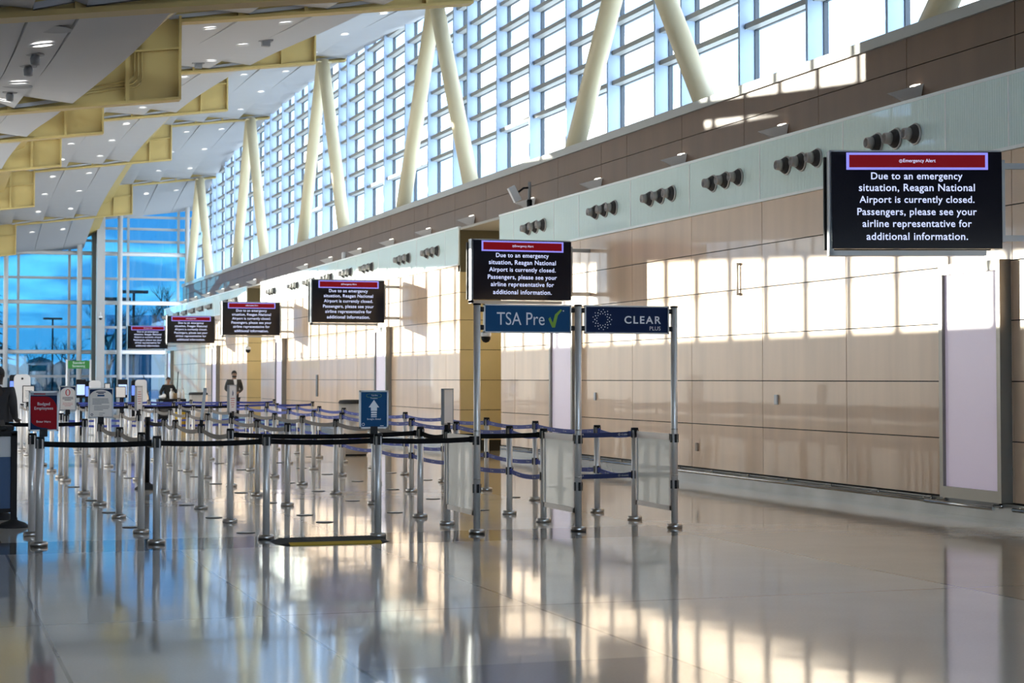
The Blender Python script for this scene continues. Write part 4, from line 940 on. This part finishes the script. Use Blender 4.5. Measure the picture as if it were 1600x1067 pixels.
# ================================================================ outside the end window
t = thing('garage_building', 'long dark blue-grey building outside the end window', 'building', (30, 160, 0)); MB().box(-14, 40, 0, 20, -.3, 6.2).build('wall', pm('garage_dark', (.16, .20, .26), .8), t); MB().box(-14.6, 40.6, -.6, 20, 5.3, 7.0).build('parapet', pm('garage_parapet', (.26, .32, .40), .8), t); m = MB()
for i in range(9): m.box(-13 + i * 6, -9 + i * 6, -.05, .2, .5, 4.6)
m.build('window', pm('garage_glass', (.05, .07, .10), .3), t)
def bare_tree(x, y, h, seed, label):
    rnd = random.Random(seed); m = MB()
    def br(p, d, L_, r, dep):
        q = p + d * L_; m.tube([p, p + d * L_ * .5 + Vector((rnd.uniform(-.05, .05), 0, 0)) * L_, q], [r, r * .85, r * .65], 5)
        if dep == 0: return
        for _ in range(3 if dep > 1 else 4):
            nd = (d + Vector((rnd.uniform(-.75, .75), rnd.uniform(-.75, .75), rnd.uniform(-.1, .5)))).normalized(); br(p + d * L_ * rnd.uniform(.6, 1), nd, L_ * rnd.uniform(.55, .8), r * .55, dep - 1)
    br(Vector((0, 0, -.3)), Vector((0, 0, 1)), h * .3, h * .018, 5); tag(m.build('bare_tree', pm('bark', (.05, .045, .04), .9), None, (x, y, 0)), label, 'tree', 'bare trees outside the end window')
for i, (x, y, h) in enumerate(((11.5, 118, 9.0), (14.2, 112, 10.5), (18.5, 122, 10.0), (13.4, 175, 8.5), (15.0, 150, 7.0), (10.0, 180, 7.0))):
    bare_tree(x, y, h, 20 + i, 'bare dark tree outside the end window, %s' % ['left of the big square column', 'right of the big square column', 'beside the farthest alert screen', 'low and distant behind the lamp post', 'low and distant by the long building', 'low and distant near the evergreen'][i])
t = thing('evergreen_tree', 'dark evergreen tree at the edge of the end window', 'tree', (3.4, 112, -.3)); rnd = random.Random(4); MB().tube([(0, 0, 0), (0, 0, 8.6)], [.22, .05], 8).build('trunk', pm('bark', (.05, .045, .04), .9), t); m = MB()
for i in range(300):
    z = 1.2 + 7.4 * rnd.random(); r0 = 2.6 * (1 - z / 9.0) * rnd.uniform(.5, 1) + .2; a = rnd.uniform(0, 2 * PI); c = Vector((r0 * math.cos(a), r0 * math.sin(a), z - r0 * .15)); d = Vector((math.cos(a), math.sin(a), -.25)).normalized(); sd_ = Vector((-d.y, d.x, 0)); L_ = rnd.uniform(.4, .9)
    m.add([c - d * L_ * .3, c + sd_ * .2, c + d * L_, c - sd_ * .2, c + Vector((0, 0, .14))], [(0, 1, 4), (1, 2, 4), (2, 3, 4), (3, 0, 4), (3, 2, 1, 0)])
m.build('foliage', pm('needles', (.018, .035, .028), .9), t)
for i, (x, y, h, lb) in enumerate(((10.3, 150, 6.6, 'before the open sky'), (10.2, 100, 6.1, 'close to the round tube column'), (10.9, 98, 6.4, 'right of the big square column'), (12.4, 120, 6.9, 'left of the big square column'))):
    t = thing('lamp_post', 'dark parking lamp post outside the end window, ' + lb, 'lamp post', (x, y, -.3), 0, 'parking lamp posts'); MB().cyl(.07, 0, h, 8).build('pole', M_blackm, t); MB().bbox(-.75, .75, -.15, .15, h - .06, h + .1, .02).build('lamp_head', M_blackm, t)
for i, (x, y, r_, h, lb) in enumerate(((8.0, 210, 14, 4.5, 'left'), (40, 230, 20, 5, 'right'))):
    m = MB(); rnd = random.Random(i); y += 30 if y == 230 else 0
    for _ in range(120): ell(m, (rnd.uniform(-r_, r_), rnd.uniform(-2, 2), rnd.uniform(0, h * .6)), (rnd.uniform(.8, 2), 1.2, rnd.uniform(.8, 1.8)), 7, 5)
    o_ = m.build('treeline', pm('far_brush', (.06, .075, .07), .9), None, (x, y, -.3)); o_['kind'] = 'stuff'; o_['label'] = 'low distant brush beyond the parking lot, %s stretch' % lb; o_['category'] = 'trees'
scn.cycles.use_denoising = True
